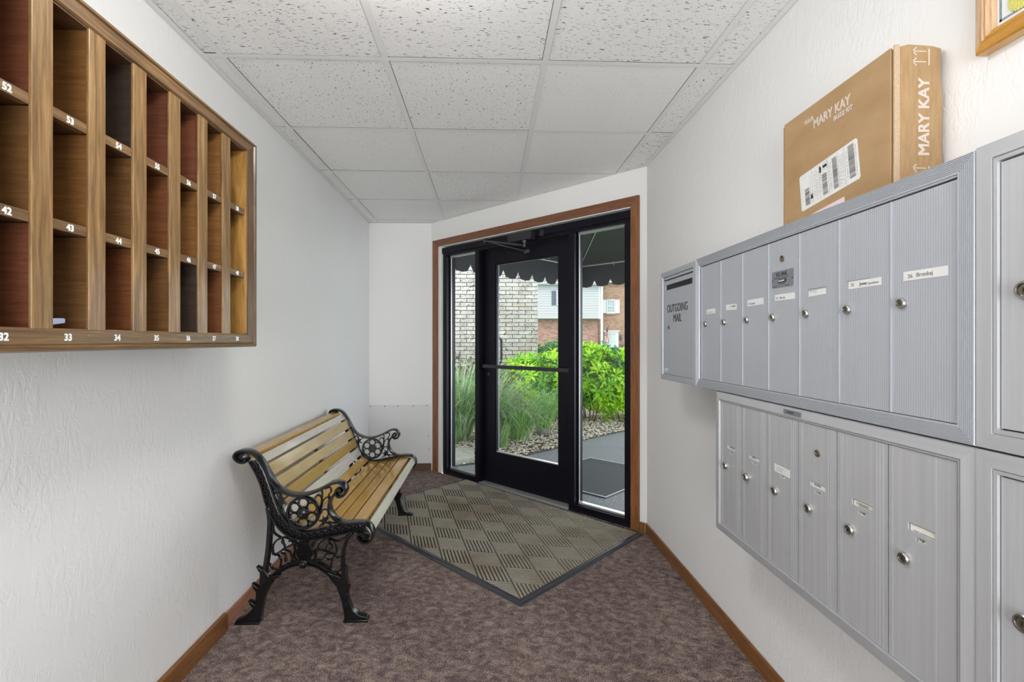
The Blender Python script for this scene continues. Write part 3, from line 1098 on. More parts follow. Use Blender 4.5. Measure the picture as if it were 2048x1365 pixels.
B['vine']=[(0.0051,[(-0.701,0.558),(-0.698,0.531),(-0.702,0.495),(-0.709,0.459)]),(0.0051,[(-0.686,0.556),(-0.666,0.563),(-0.661,0.545),(-0.671,0.531),(-0.669,0.502)]),(0.0051,[(-0.728,0.517),(-0.718,0.53),(-0.703,0.524),(-0.699,0.495),(-0.707,0.466)]),(0.0051,[(-0.703,0.466),(-0.696,0.502),(-0.682,0.52),(-0.666,0.522)]),(0.0051,[(-0.705,0.452),(-0.693,0.47),(-0.675,0.466),(-0.674,0.444),(-0.689,0.43)]),(0.0058,[(-0.889,0.544),(-0.87,0.536),(-0.865,0.511),(-0.866,0.475),(-0.85,0.439)]),(0.0051,[(-0.894,0.533),(-0.88,0.504),(-0.858,0.468)]),(0.0051,[(-0.831,0.535),(-0.848,0.522),(-0.866,0.511)]),(0.0051,[(-0.661,0.404),(-0.686,0.421),(-0.71,0.398)]),(0.0051,[(-0.686,0.421),(-0.654,0.414),(-0.625,0.413)])]
B['rear_post']=(0.0197,[(-0.921,0.483),(-0.913,0.433),(-0.915,0.376),(-0.92,0.311),(-0.928,0.254),(-0.936,0.208)])
B['front_post']=(0.0146,[(-0.572,0.371),(-0.593,0.346),(-0.607,0.307),(-0.612,0.263),(-0.61,0.213)])
B['arch']=[(0.0073,[(-0.91,0.193),(-0.88,0.223),(-0.834,0.249),(-0.774,0.259),(-0.716,0.246),(-0.671,0.221),(-0.645,0.196)]),(0.0073,[(-0.901,0.179),(-0.87,0.21),(-0.827,0.234),(-0.774,0.243),(-0.721,0.232),(-0.682,0.208),(-0.657,0.185)])]
B['archweb']=(0.019,[(-0.905,0.186),(-0.875,0.217),(-0.831,0.241),(-0.774,0.251),(-0.719,0.239),(-0.676,0.215),(-0.651,0.191)])
B['scroll']=[(0.0066,[(-0.901,0.286),(-0.903,0.318),(-0.884,0.345),(-0.852,0.355),(-0.824,0.34),(-0.812,0.31),(-0.817,0.274),(-0.832,0.244)]),(0.0058,[(-0.903,0.286),(-0.88,0.281),(-0.868,0.257),(-0.877,0.228),(-0.901,0.224),(-0.912,0.24)]),(0.0058,[(-0.901,0.408),(-0.898,0.376),(-0.87,0.355)]),(0.0066,[(-0.893,0.281),(-0.866,0.3),(-0.824,0.324)]),(0.0051,[(-0.865,0.302),(-0.853,0.316),(-0.86,0.331)]),(0.0051,[(-0.855,0.303),(-0.834,0.296),(-0.825,0.28)]),(0.0051,[(-0.87,0.289),(-0.853,0.285),(-0.85,0.271)]),(0.0066,[(-0.725,0.244),(-0.723,0.294),(-0.703,0.335),(-0.668,0.349),(-0.644,0.329),(-0.638,0.293),(-0.652,0.268),(-0.662,0.232),(-0.647,0.206),(-0.624,0.213),(-0.61,0.242)]),(0.0058,[(-0.668,0.349),(-0.632,0.336),(-0.61,0.348),(-0.572,0.365)]),(0.0051,[(-0.65,0.282),(-0.671,0.292),(-0.682,0.308),(-0.675,0.326),(-0.659,0.322),(-0.657,0.306),(-0.666,0.302)]),(0.0051,[(-0.709,0.301),(-0.689,0.297),(-0.661,0.282)]),(0.0051,[(-0.718,0.259),(-0.696,0.261),(-0.682,0.283),(-0.664,0.286)]),(0.0051,[(-0.65,0.282),(-0.636,0.267),(-0.618,0.274)]),(0.0051,[(-0.682,0.272),(-0.671,0.259),(-0.661,0.261)]),(0.0058,[(-0.831,0.36),(-0.81,0.338),(-0.802,0.317)]),(0.0058,[(-0.71,0.35),(-0.728,0.334),(-0.735,0.316)]),(0.0058,[(-0.808,0.303),(-0.813,0.274),(-0.802,0.256)]),(0.0058,[(-0.733,0.301),(-0.728,0.272),(-0.739,0.255)])]
B['rear_leg']=[(-0.943,0.23),(-0.927,0.218),(-0.915,0.197),(-0.88,0.196),(-0.908,0.157),(-0.931,0.111),(-0.943,0.054),(-0.948,0.015),(-0.955,0.006),(-1.049,0.007),(-1.049,0.016),(-1.007,0.035),(-0.98,0.066),(-0.968,0.105),(-0.968,0.148),(-0.953,0.162),(-0.951,0.23)]
B['front_leg']=[(-0.669,0.194),(-0.647,0.201),(-0.619,0.186),(-0.612,0.224),(-0.595,0.229),(-0.592,0.169),(-0.582,0.14),(-0.59,0.119),(-0.584,0.083),(-0.567,0.046),(-0.54,0.027),(-0.511,0.019),(-0.503,0.007),(-0.511,-0.006),(-0.602,-0.004),(-0.605,0.04),(-0.616,0.091),(-0.636,0.149),(-0.661,0.179)]
B['urn']=[(-0.792,0.344),(-0.747,0.343),(-0.752,0.329),(-0.742,0.307),(-0.737,0.283),(-0.746,0.264),(-0.758,0.251),(-0.784,0.252),(-0.797,0.265),(-0.805,0.285),(-0.802,0.308),(-0.79,0.329)]
bench = thing('garden_bench', 'slatted wooden park bench with ornate black cast-iron ends', 'bench', (-0.77, 2.63, 0))
def end_frame(y, flip):
    """flip: relief on the side that faces away from the other end"""
    def Y(a, b):
        return (y+a, y+b) if not flip else (y-b, y-a)
    m = MB()
    w, p = B['inner_rail']; m.stroke(p, w, *Y(-0.016, 0.020))
    w, p = B['outer_rail']; m.stroke(p, w, *Y(-0.014, 0.014))
    w, p = B['band']; m.stroke(p, w, *Y(-0.002, 0.012))
    # guilloche rings and twist on the band
    bp_ = catmull([Vector(q) for q in p], 6)
    acc, last, nxt = 0, bp_[0], 0.014
    tw = []
    for q in bp_[1:]:
        acc += (q-last).length
        last = q
        if acc >= nxt:
            nxt += 0.030
            ring = [(q.x+0.0085*math.cos(k*PI/5), q.y+0.0085*math.sin(k*PI/5)) for k in range(10)]
            m.stroke(ring, 0.004, *Y(-0.010, 0.0), smooth=0, closed=True)
            m.lathe([(0.0045, 0), (0.003, 0.004), (0.001, 0.005)], (q.x, Y(-0.002, 0)[0] if not flip else y+0.002, q.y), (0, -1 if not flip else 1, 0), 8)
            tw.append(q)
    for a, b in zip(tw[:-1], tw[1:]):
        d = (b-a).normalized()
        nn = Vector((-d.y, d.x))
        m.stroke([tuple(a+nn*0.011), tuple((a+b)/2), tuple(b-nn*0.011)], 0.0035, *Y(-0.009, 0.0))
    fr = m.build('end_frame', 'cast_iron', bench, smooth=True)
    m = MB()
    w, p = B['arm_rail']; m.stroke(p, w, *Y(-0.022, 0.024), smooth=4)
    w, p = B['front_rail']; m.stroke(p, w, *Y(-0.022, 0.024), smooth=4)
    # shell fan in the rear scroll
    m.lathe([(0.024, 0), (0.024, 0.004), (0.012, 0.012), (0.003, 0.014)], (-1.024, Y(-0.004, 0)[0] if not flip else y+0.004, 0.694), (0, -1 if not flip else 1, 0), 14)
    m.stroke([(-0.520, 0.362), (-0.512, 0.356), (-0.518, 0.348)], 0.02, *Y(-0.016, 0.010))
    m.build('arm_rest', 'cast_iron', fr, smooth=True)
    # rosette
    m = MB()
    cx, cz = -0.776, 0.458
    m.stroke([(cx+0.064*math.cos(k*PI/12), cz+0.064*math.sin(k*PI/12)) for k in range(24)], 0.012, *Y(-0.012, 0.012), smooth=0, closed=True)
    for k in range(6):
        a = PI/2+k*PI/3
        px, pz = cx+0.0405*math.cos(a), cz+0.0405*math.sin(a)
        m.stroke([(px+0.0205*math.cos(j*PI/8), pz+0.0205*math.sin(j*PI/8)) for j in range(16)], 0.0065, *Y(-0.008, 0.008), smooth=0, closed=True)
    m.build('rosette', 'cast_iron', fr, smooth=True)
    m = MB()
    sgn = -1 if not flip else 1
    m.lathe([(0.026, -0.006), (0.027, 0.006), (0.022, 0.014), (0.014, 0.020), (0.004, 0.022)], (cx, y, cz), (0, sgn, 0), 20)
    for k in range(14):      # mane
        a = 2*PI*k/14
        m.stroke([(cx+0.014*math.cos(a), cz+0.014*math.sin(a)), (cx+0.026*math.cos(a+0.15), cz+0.026*math.sin(a+0.15))], 0.006, *Y(-0.017, -0.004), smooth=0)
    m.lathe([(0.006, 0), (0.005, 0.010), (0.001, 0.012)], (cx, y+sgn*0.018, cz-0.004), (0, sgn, 0), 8)
    m.lathe([(0.004, 0), (0.001, 0.006)], (cx-0.008, y+sgn*0.016, cz+0.005), (0, sgn, 0), 8)
    m.lathe([(0.004, 0), (0.001, 0.006)], (cx+0.008, y+sgn*0.016, cz+0.005), (0, sgn, 0), 8)
    m.build('lion_boss', 'cast_iron', fr, smooth=True)
    # openwork above and below the seat
    m = MB()
    for w, p in B['vine']:
        m.stroke(p, w*1.15, *Y(-0.006, 0.006))
    for sx, sz in ((-0.866, 0.510), (-0.686, 0.424)):
        st = []
        for k in range(10):
            rr = 0.026 if k % 2 == 0 else 0.010
            st.append((sx+rr*math.cos(PI/2+k*PI/5+0.3), sz+rr*math.sin(PI/2+k*PI/5+0.3)))
        m.prism(st, *Y(-0.009, 0.006), 'y')
    m.build('openwork', 'cast_iron', fr, smooth=True, kind='stuff')
    m = MB()
    for w, p in B['scroll']:
        m.stroke(p, w*1.1, *Y(-0.007, 0.007))
    # small leaf tips on the scrolls
    for (lx, lz, a) in ((-0.824, 0.324, 0.6), (-0.832, 0.338, 1.2), (-0.86, 0.331, 1.7), (-0.825, 0.28, -0.9), (-0.85, 0.271, -1.4), (-0.912, 0.24, 2.6), (-0.725, 0.25, 2.9), (-0.709, 0.301, 2.8), (-0.666, 0.331, 1.9), (-0.618, 0.274, 0.3), (-0.60, 0.353, 0.8), (-0.61, 0.242, 1.2), (-0.898, 0.372, 2.4), (-0.80, 0.315, 1.5), (-0.735, 0.314, 1.6)):
        c_, s_ = math.cos(a), math.sin(a)
        lf = [(0, -0.004), (0.010, -0.005), (0.020, 0.0), (0.012, 0.005), (0, 0.004)]
        m.prism([(lx+u*c_-v*s_, lz+u*s_+v*c_) for u, v in lf], *Y(-0.009, 0.004), 'y')
    m.build('scrollwork', 'cast_iron', fr, smooth=True)
    # urn
    m = MB()
    m.prism(B['urn'], *Y(-0.002, 0.010), 'y')
    for k in range(9):
        u = -0.030+k*0.0075
        m.stroke([(-0.771+u*0.55, 0.330), (-0.771+u*1.0, 0.300), (-0.771+u*0.95, 0.280), (-0.771+u*0.5, 0.256)], 0.0032, *Y(-0.010, 0.0), smooth=2)
    m.stroke([(-0.802, 0.288), (-0.740, 0.288)], 0.003, *Y(-0.012, 0.0), smooth=0)
    m.stroke([(-0.792, 0.334), (-0.750, 0.334)], 0.006, *Y(-0.012, 0.006), smooth=0)
    m.stroke([(-0.788, 0.342), (-0.754, 0.342)], 0.006, *Y(-0.014, 0.006), smooth=0)
    m.stroke([(-0.787, 0.256), (-0.757, 0.256)], 0.005, *Y(-0.012, 0.006), smooth=0)
    m.build('urn', 'cast_iron', fr, smooth=True)
    # arch between the legs with its central nut
    m = MB()
    for w, p in B['arch']:
        m.stroke(p, w, *Y(-0.014, 0.014), smooth=4)
    w, p = B['archweb']; m.stroke(p, w, *Y(-0.004, 0.006), smooth=4)
    sy = y+sgn*0.012
    m.lathe([(0.019, -0.012), (0.019, 0.004), (0.014, 0.008)], (-0.772, sy, 0.246), (0, sgn, 0), 6)
    m.lathe([(0.010, 0.004), (0.010, 0.012), (0.004, 0.014)], (-0.772, sy, 0.246), (0, sgn, 0), 8)
    for q in catmull([Vector(q) for q in p], 3)[2:-2:2]:
        m.lathe([(0.0028, 0), (0.002, 0.003)], (q.x, y+sgn*0.005, q.y), (0, sgn, 0), 6)
    m.build('arch', 'cast_iron', fr, smooth=True)
    # legs
    for nm, post, leg, leaves in (('leg', 'rear_post', 'rear_leg', [(-0.947, 0.222, 2.3), (-0.968, 0.150, 2.2), (-0.980, 0.08, 2.3), (-0.888, 0.196, 0.3), (-0.94, 0.165, 0.9)]), ('leg', 'front_post', 'front_leg', [(-0.604, 0.222, 1.0), (-0.592, 0.140, 0.8), (-0.612, 0.165, 0.9), (-0.656, 0.196, 2.4), (-0.60, 0.100, 1.2)])):
        m = MB()
        w, p = B[post]; m.stroke(p, w, *Y(-0.013, 0.013))
        lp = [(a, max(b, 0.0005)) for a, b in B[leg]]
        m.prism(lp, *Y(-0.014, 0.014), 'y')
        for lx, lz, a in leaves:
            c_, s_ = math.cos(a), math.sin(a)
            lf = [(-0.012, -0.010), (0.006, -0.008), (0.026, 0.0), (0.006, 0.006), (-0.012, 0.006)]
            m.prism([(lx+u*c_-v*s_, lz+u*s_+v*c_) for u, v in lf], *Y(-0.019, 0.004), 'y')
        # foot pad
        xs = (-1.052, -0.952) if post == 'rear_post' else (-0.606, -0.504)
        m.box(xs[0], xs[1], *Y(-0.020, 0.020), 0.0, 0.010)
        m.build(nm, 'cast_iron', fr, smooth=True, bevel=0.002)
end_frame(2.035, False)
end_frame(3.225, True)
SL = [((-1.037, 0.706), (-0.983, 0.703)), ((-0.969, 0.694), (-0.947, 0.662)), ((-0.942, 0.654), (-0.917, 0.604)), ((-0.912, 0.592), (-0.889, 0.545)), ((-0.886, 0.534), (-0.868, 0.482)), ((-0.866, 0.472), (-0.842, 0.425)),
      ((-0.838, 0.412), (-0.797, 0.385)), ((-0.786, 0.380), (-0.730, 0.374)), ((-0.721, 0.375), (-0.667, 0.383)), ((-0.658, 0.385), (-0.599, 0.397)), ((-0.588, 0.400), (-0.531, 0.405)), ((-0.508, 0.400), (-0.486, 0.366))]
SM = ['slat_yellow', 'slat_sheen', 'slat_tan', 'slat_tan', 'slat_yellow', 'slat_sheen', 'slat_gold', 'slat_gold', 'slat_gold', 'slat_gold', 'slat_gold', 'slat_sheen']
for k, (p, q) in enumerate(SL):
    p, q = Vector(p), Vector(q)
    d = (q-p).normalized()
    n = Vector((d.y, -d.x)) if k < 11 else Vector((d.y, -d.x))
    if n.y > 0 and k >= 6 or (n.x > 0 and k < 6 and k > 0):
        n = -n
    if k == 0 and n.y > 0:
        n = -n
    th = 0.018
    m = MB()
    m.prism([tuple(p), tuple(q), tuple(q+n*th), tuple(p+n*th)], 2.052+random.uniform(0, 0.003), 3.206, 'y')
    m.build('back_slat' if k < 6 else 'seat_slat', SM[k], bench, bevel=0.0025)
m = MB()
m.prism([(-0.965, 0.640), (-0.955, 0.644), (-0.872, 0.455), (-0.882, 0.452)], 2.615, 2.640, 'y')
m.prism([(-0.875, 0.458), (-0.868, 0.440), (-0.79, 0.350), (-0.60, 0.372), (-0.60, 0.366), (-0.79, 0.342), (-0.875, 0.432)], 2.615, 2.640, 'y')
m.build('support_strap', 'dark_steel', bench)

# ------------------------------------------------------------------ numbered pigeonhole cabinet on the left wall
XF = -0.86
cab = thing('pigeonhole_cabinet', 'wooden wall cabinet of numbered open pigeonholes', 'cabinet', (XL, 1.28, 1.16))
YC = [0.568+0.1305*k for k in range(9)]       # centres of the face strips: k=3 is the strip at 0.953
YC = [0.692, 0.823, 0.9535, 1.083, 1.212, 1.344, 1.473, 1.6025]
Y0, Y1 = 0.560, 1.725
ZS = [1.203, 1.413, 1.635, 1.856]             # compartment floor/ceiling lines (centre of shelves)
m = MB()
m.box(XL+0.0005, XL+0.012, Y0-0.03, Y1+0.03, 1.175, 1.885)
m.build('back_panel', 'ply_brown', cab)
m = MB(); m.box(XL+0.012, XF-0.004, Y0-0.02, Y1+0.02, 1.853, 1.873)
m.build('top_board', 'cubby_shelf_dark', cab)
m = MB(); m.box(XL+0.012, XF-0.004, Y0-0.02, Y1+0.02, 1.188, 1.205)
m.build('bottom_board', 'cubby_wood_h', cab)
m = MB(); m.box(XL+0.012, XF-0.004, Y1, Y1+0.019, 1.205, 1.853)
m.build('side_board', 'cubby_gold_v', cab)
m = MB(); m.box(XL+0.012, XF-0.004, Y0-0.019, Y0, 1.205, 1.853)
m.build('side_board', 'cubby_gold_v', cab)
ROWM = [['ply_brown', 'ply_brown', 'ply_red', 'ply_brown', 'ply_rust', 'ply_brown', 'ply_dark', 'ply_rust'],
        ['ply_orange', 'ply_brown', 'ply_brown', 'ply_orange', 'ply_brown', 'ply_rust', 'ply_orange', 'ply_orange'],
        ['ply_rust', 'ply_red', 'ply_red', 'ply_orange', 'ply_dark', 'ply_red', 'ply_red', 'ply_orange']]
zr = [(1.205, 1.4035), (1.4245, 1.6255), (1.6465, 1.853)]
for k, yc in enumerate(YC):
    for r, (z0, z1) in enumerate(zr):
        m = MB(); m.box(XL+0.012, XF-0.007, yc-0.017, yc+0.017, z0, z1)
        m.build('divider', ROWM[r][k], cab)
    m = MB(); m.box(XF-0.007, XF, yc-0.0225, yc+0.0225, 1.202, 1.8555)
    m.build('face_strip', 'cubby_wood_v', cab, bevel=0.0015)
for z in (1.414, 1.636):
    m = MB(); m.box(XL+0.012, XF-0.022, Y0, Y1, z-0.009, z+0.009)
    m.build('shelf', 'cubby_shelf_dark', cab)
edges = [Y0]+[v for yc in YC for v in (yc-0.0225, yc+0.0225)]+[Y1]
for r, z in enumerate((1.414, 1.636)):
    for k in range(0, len(edges), 2):
        m = MB(); m.box(XF-0.022, XF-0.004, edges[k]+0.0003, edges[k+1]-0.0003, z-0.0105, z+0.0105)
        m.build('shelf_edge', 'cubby_wood_h', cab, bevel=0.001)
# numbers: columns 31..38
for k in range(8):
    yc = (edges[2*k+2]+edges[2*k+3])/2
    n = 31+k
    for r, z in enumerate((1.414, 1.636)):
        text_l(str(n+10*(r+1)), 0.0185, XF-0.0036, yc, z-0.0067, 'number_white', cab, xs=0.95, bold=0.0006, align='CENTER').name = 'number'
    text_l(str(n), 0.0195, XF+0.0024, yc-0.012, 1.1805, 'number_white', cab, xs=0.95, bold=0.0006, align='CENTER').name = 'number'
# mitred frame moulding
def Pc(a, h, z):
    return (XF+h, a, z)
fy0, fy1, fz0, fz1 = 0.500, 1.800, 1.158, 1.903
profc = [(0, -0.022), (0, -0.004), (0.004, 0.003), (0.010, 0.004), (0.013, -0.001), (0.017, 0.000), (0.022, 0.001), (0.036, 0.002), (0.040, -0.001)]
m = MB()
def framebars(y0, y1, z0, z1, prof, wy, wz, P):
    """like miter_frame but with different widths across y and z; four separate bars"""
    out = []
    mx = prof[-1][0]
    n = len(prof)
    for side in range(4):
        vs = []
        for ins, h in prof:
            iy, iz = ins/mx*wy, ins/mx*wz
            if side == 0: a, b = (y0+iy, z0+iz), (y1-iy, z0+iz)
            if side == 1: a, b = (y1-iy, z0+iz), (y1-iy, z1-iz)
            if side == 2: a, b = (y1-iy, z1-iz), (y0+iy, z1-iz)
            if side == 3: a, b = (y0+iy, z1-iz), (y0+iy, z0+iz)
            vs += [P(a[0], h, a[1]), P(b[0], h, b[1])]
        # back face
        hb = prof[0][1]
        ins = mx
        iy, iz = wy, wz
        if side == 0: a, b = (y0+iy, z0+iz), (y1-iy, z0+iz)
        if side == 1: a, b = (y1-iy, z0+iz), (y1-iy, z1-iz)
        if side == 2: a, b = (y1-iy, z1-iz), (y0+iy, z1-iz)
        if side == 3: a, b = (y0+iy, z1-iz), (y0+iy, z0+iz)
        vs += [P(a[0], hb, a[1]), P(b[0], hb, b[1])]
        k = n+1
        fs = [(2*i, 2*i+1, 2*((i+1) % k)+1, 2*((i+1) % k)) for i in range(k)]
        fs += [tuple(2*i for i in range(k)), tuple(2*i+1 for i in range(k))[::-1]]
        out.append((vs, fs))
    return out
prof1 = [(0, -0.020), (0, -0.004), (0.003, 0.004), (0.010, 0.005), (0.0125, 0.0), (0.016, 0.0015), (0.042, 0.0022), (0.046, -0.002)]
for i, (vs, fs) in enumerate(framebars(fy0, fy1, fz0, fz1, prof1, 0.068, 0.046, Pc)):
    m = MB(); m.add(vs, fs)
    m.build('frame_moulding', 'cubby_frame_v' if i in (1, 3) else 'cubby_wood_h', cab)
m = MB(); m.box(XF-0.02, XF+0.0005, 1.7255, 1.7305, 1.206, 1.852)
m.build('inner_bead', 'cubby_gold_v', cab)
# outer carcass (visible from the side)
m = MB()
m.box(XL+0.0005, XF-0.0205, fy0+0.01, fy0+0.03, 1.165, 1.897)
m.box(XL+0.0005, XF-0.0205, fy1-0.03, fy1-0.01, 1.165, 1.897)
m.box(XL+0.0005, XF-0.0205, fy0+0.03, fy1-0.03, 1.165, 1.174)
m.box(XL+0.0005, XF-0.0205, fy0+0.03, fy1-0.03, 1.888, 1.897)
m.build('carcass', 'cubby_wood_h', cab)
# small blue folded paper in pigeonhole 33
m = MB(); m.prism([(0.972, 1.2055), (0.974, 1.2065), (1.043, 1.2175), (1.044, 1.226), (1.040, 1.2275), (0.972, 1.224)], -0.952, -0.895, 'x')
tag(m.build('folded_paper', 'blue_paper', None, bevel=0.001), 'small pale blue folded paper lying in pigeonhole 33', 'paper')

# ------------------------------------------------------------------ mailboxes on the right wall
XM = 0.800
def Pm(a, h, z):
    return (XM-h, a, z)
def frame_parts(y0, y1, z0, z1, prof, w, par, mats, names='frame_rail'):
    for i, (vs, fs) in enumerate(framebars(y0, y1, z0, z1, prof, w, w, Pm)):
        m = MB(); m.add(vs, fs)
        m.build(names, mats[i % 2], par)
def fluted(w, n, h0=-0.016):
    pr = [(0, h0), (0, -0.003), (0.0015, 0)]
    u = 0.0015
    step = (w-0.005)/n
    for k in range(n):
        pr += [(u+step*0.22, 0.0), (u+step*0.36, -0.0013), (u+step*0.64, -0.0013), (u+step*0.78, 0.0)]
        u += step
    pr += [(w-0.001, 0), (w, -0.003)]
    return pr
def cabinet(name, lab, y0, y1, z0, z1, prof, w, mats, group=None, cat='mailbox', inset=0.010):
    t = thing(name, lab, cat, (XR, (y0+y1)/2, z0), group)
    frame_parts(y0, y1, z0, z1, prof, w, t, mats)
    m = MB()
    e = 0.004
    m.box(XM+0.0165, XR-0.0005, y0+e, y1-e, z0+e, z1-e)
    m.build('housing', 'alu_lower', t)
    return t
def plate(m, y0, y1, z0, z1, x, th, holes, xb):
    """door plate facing -x with rectangular holes"""
    ys = sorted({y0, y1}|{h[0] for h in holes}|{h[1] for h in holes})
    zs = sorted({z0, z1}|{h[2] for h in holes}|{h[3] for h in holes})
    for a, b in zip(ys[:-1], ys[1:]):
        for c, d in zip(zs[:-1], zs[1:]):
            if any(h[0] <= a and b <= h[1] and h[2] <= c and d <= h[3] for h in holes):
                continue
            m.add([(x, a, c), (x, b, c), (x, b, d), (x, a, d)], [(0, 1, 2, 3)])
    for r in holes+[(y0, y1, z0, z1)]:
        c = [(r[0], r[2]), (r[1], r[2]), (r[1], r[3]), (r[0], r[3])]
        for i in range(4):
            p, q = c[i], c[(i+1) % 4]
            xx = x+th
            m.add([(x, *p), (x, *q), (xx, *q), (xx, *p)], [(0, 1, 2, 3)])
def lock(y, z, par, r=0.0105, h=0.007, x=None):
    x = XM+0.0045 if x is None else x
    m = MB()
    m.lathe([(r, 0), (r, h*0.55), (r*0.90, h*0.92), (r*0.84, h), (r*0.66, h), (r*0.60, h*0.62)], (x, y, z), (-1, 0, 0), 28)
    m.cur = 1
    m.lathe([(r*0.56, h*0.55), (r*0.50, h*0.84), (r*0.48, h*0.85)], (x, y, z), (-1, 0, 0), 18)
    m.cur = 2
    m.box(x-h*0.95, x-h*0.8, y-0.0009, y+0.0009, z-0.0035, z+0.0035)
    return m.build('lock', ['chrome', 'lock_brass', 'key_black'], par)
def card(y0, y1, z0, z1, par, x, mat='card_white', tilt=0.0, lab=None):
    m = MB()
    dz = tilt*(y1-y0)/2
    pts = [(y0, z0-dz), (y1, z0+dz), (y1, z1+dz), (y0, z1-dz)]
    m.add([(x, p[0], p[1]) for p in pts]+[(x-0.0007, p[0], p[1]) for p in pts], [(0, 1, 2, 3), (7, 6, 5, 4), (0, 1, 5, 4), (1, 2, 6, 5), (2, 3, 7, 6), (3, 0, 4, 7)])
    return m.build('name_card', mat, par)

# --- upper bank of seven
up = cabinet('mailbox_bank', 'upper blue-grey wall bank of seven tall mailboxes beneath the cardboard box', 0.757, 1.815, 1.006, 1.494, fluted(0.030, 8), 0.030, ('alu_upper', 'alu_upper'))
yb = [1.772, 1.6235, 1.4835, 1.343, 1.206, 1.067, 0.926, 0.787]
m = MB()
m.box(XM+0.010, XM+0.0163, 0.784, 1.786, 1.034, 1.466)
m.build('inner_panel', 'black_gap', up)
m = MB(); m.box(XM+0.002, XM+0.010, 0.7885, 1.770, 1.4605, 1.4655)
m.build('top_strip', 'alu_upper', up, bevel=0.001)
doorsU = []
for k in range(7):
    a, b = yb[k+1]+0.0008, yb[k]-0.0008
    m = MB()
    plate(m, a, b, 1.0375, 1.4575, XM+0.0045, 0.006, [], 0)
    d = m.build('mailbox_door', 'alu_fluted', up)
    doorsU.append(d)
    m = MB(); m.box(XM+0.0025, XM+0.0046, b-0.0014, b, 1.0375, 1.4575)
    m.build('door_edge', 'alu_upper', d)
XD = XM+0.0045
for k, (y, z) in enumerate(((1.739, 1.242), (1.600, 1.243), (1.457, 1.245), (1.321, 1.246), (1.180, 1.249), (1.040, 1.250), (0.899, 1.253))):
    lock(y, z, doorsU[k])
m = MB()
m.lathe([(0.0085, 0), (0.0085, 0.003), (0.0065, 0.0035), (0.006, 0.001)], (XD, 1.277, 1.405), (-1, 0, 0), 18)
m.build('lock', 'lock_brass', doorsU[3], smooth=True)
UC = [(1.665, 1.731, 1.278, 1.295, -0.02, '31 Thompson Jon', 0.0062), (1.520, 1.586, 1.282, 1.301, 0.03, 'C. PARKER', 0.0072), (1.368, 1.454, 1.287, 1.306, -0.01, '32  Lambert', 0.0085), (1.225, 1.311, 1.291, 1.308, 0.01, '33   Fike-lw', 0.0095),
      (1.110, 1.170, 1.291, 1.305, -0.03, '34   Brown', 0.006), (0.949, 1.037, 1.295, 1.311, 0.0, '35', 0.0098), (0.807, 0.896, 1.295, 1.3125, 0.01, '36', 0.0110)]
for k, (a, b, c, d_, tl, s, sz) in enumerate(UC):
    nc = card(a, b, c, d_, doorsU[k], XD, 'card_white', tl)
    if k == 5:
        text_r('35', sz, XD-0.0009, b-0.007, c+0.005, 'ink_grey', doorsU[k])
        text_r('Jones', sz, XD-0.0009, b-0.032, c+0.005, 'ink_black', doorsU[k], xs=0.95)
        text_r('Sandwim', sz*0.72, XD-0.0009, b-0.055, c+0.0045, 'ink_grey', doorsU[k], xs=1.1)
        m = MB(); m.box(XD-0.0004, XD+0.0001, b-0.06, b+0.008, 1.3125, 1.3133)
        m.build('card_slot', 'ink_grey', doorsU[k])
    elif k == 6:
        text_r('36', sz, XD-0.0009, b-0.009, c+0.0045, 'ink_grey', doorsU[k])
        text_r('Bronkaj', sz, XD-0.0009, b-0.028, c+0.0052, 'ink_grey', doorsU[k], xs=0.98)
    else:
        text_r(s, sz, XD-0.0009, b-0.006-(0.024 if k == 1 else 0), c+(0.009 if k in (1, 4) else 0.004), 'ink_grey' if k != 0 and k != 4 else 'ink_faint', doorsU[k], xs=0.9)
        if k == 4:
            m = MB(); m.box(XD-0.0005, XD+0.0001, a-0.004, b, 1.3085, 1.3098)
            m.build('card_slot', 'ink_grey', doorsU[k])
# U.S. MAIL plate on the fourth door
m = MB()
m.prism([(1.232, 1.327), (1.321, 1.327), (1.324, 1.330), (1.324, 1.370), (1.321, 1.373), (1.232, 1.373), (1.229, 1.370), (1.229, 1.330)], XD-0.0012, XD+0.0002, 'x')
pl = m.build('name_plate', 'plate_grey', doorsU[3])
text_r('U.S. MAIL', 0.0145, XD-0.0014, 1.304, 1.3585, 'engraving', doorsU[3], xs=0.84, bold=0.0003)
text_r('Approved by the U.S. Postal Service', 0.0044, XD-0.0014, 1.314, 1.3525, 'engraving', doorsU[3])
m = MB(); m.box(XD-0.0016, XD-0.0011, 1.259, 1.296, 1.340, 1.350)
m.build('badge', 'ink_black', doorsU[3])
text_r('SALSBURY', 0.0065, XD-0.0019, 1.2935, 1.3428, 'logo_white', doorsU[3], xs=0.95)
text_r('INDUSTRIES', 0.0036, XD-0.0014, 1.291, 1.3355, 'engraving', doorsU[3], xs=1.4)
text_r('APPR. 73 AM', 0.0036, XD-0.0014, 1.319, 1.3295, 'engraving', doorsU[3])
text_r('salsbury.com', 0.0036, XD-0.0014, 1.264, 1.3295, 'engraving', doorsU[3])
for y in (1.320, 1.233):
    m = MB(); m.lathe([(0.002, 0), (0.0012, 0.001)], (XD-0.0012, y, 1.3475), (-1, 0, 0), 8)
    m.build('rivet', 'key_black', doorsU[3])

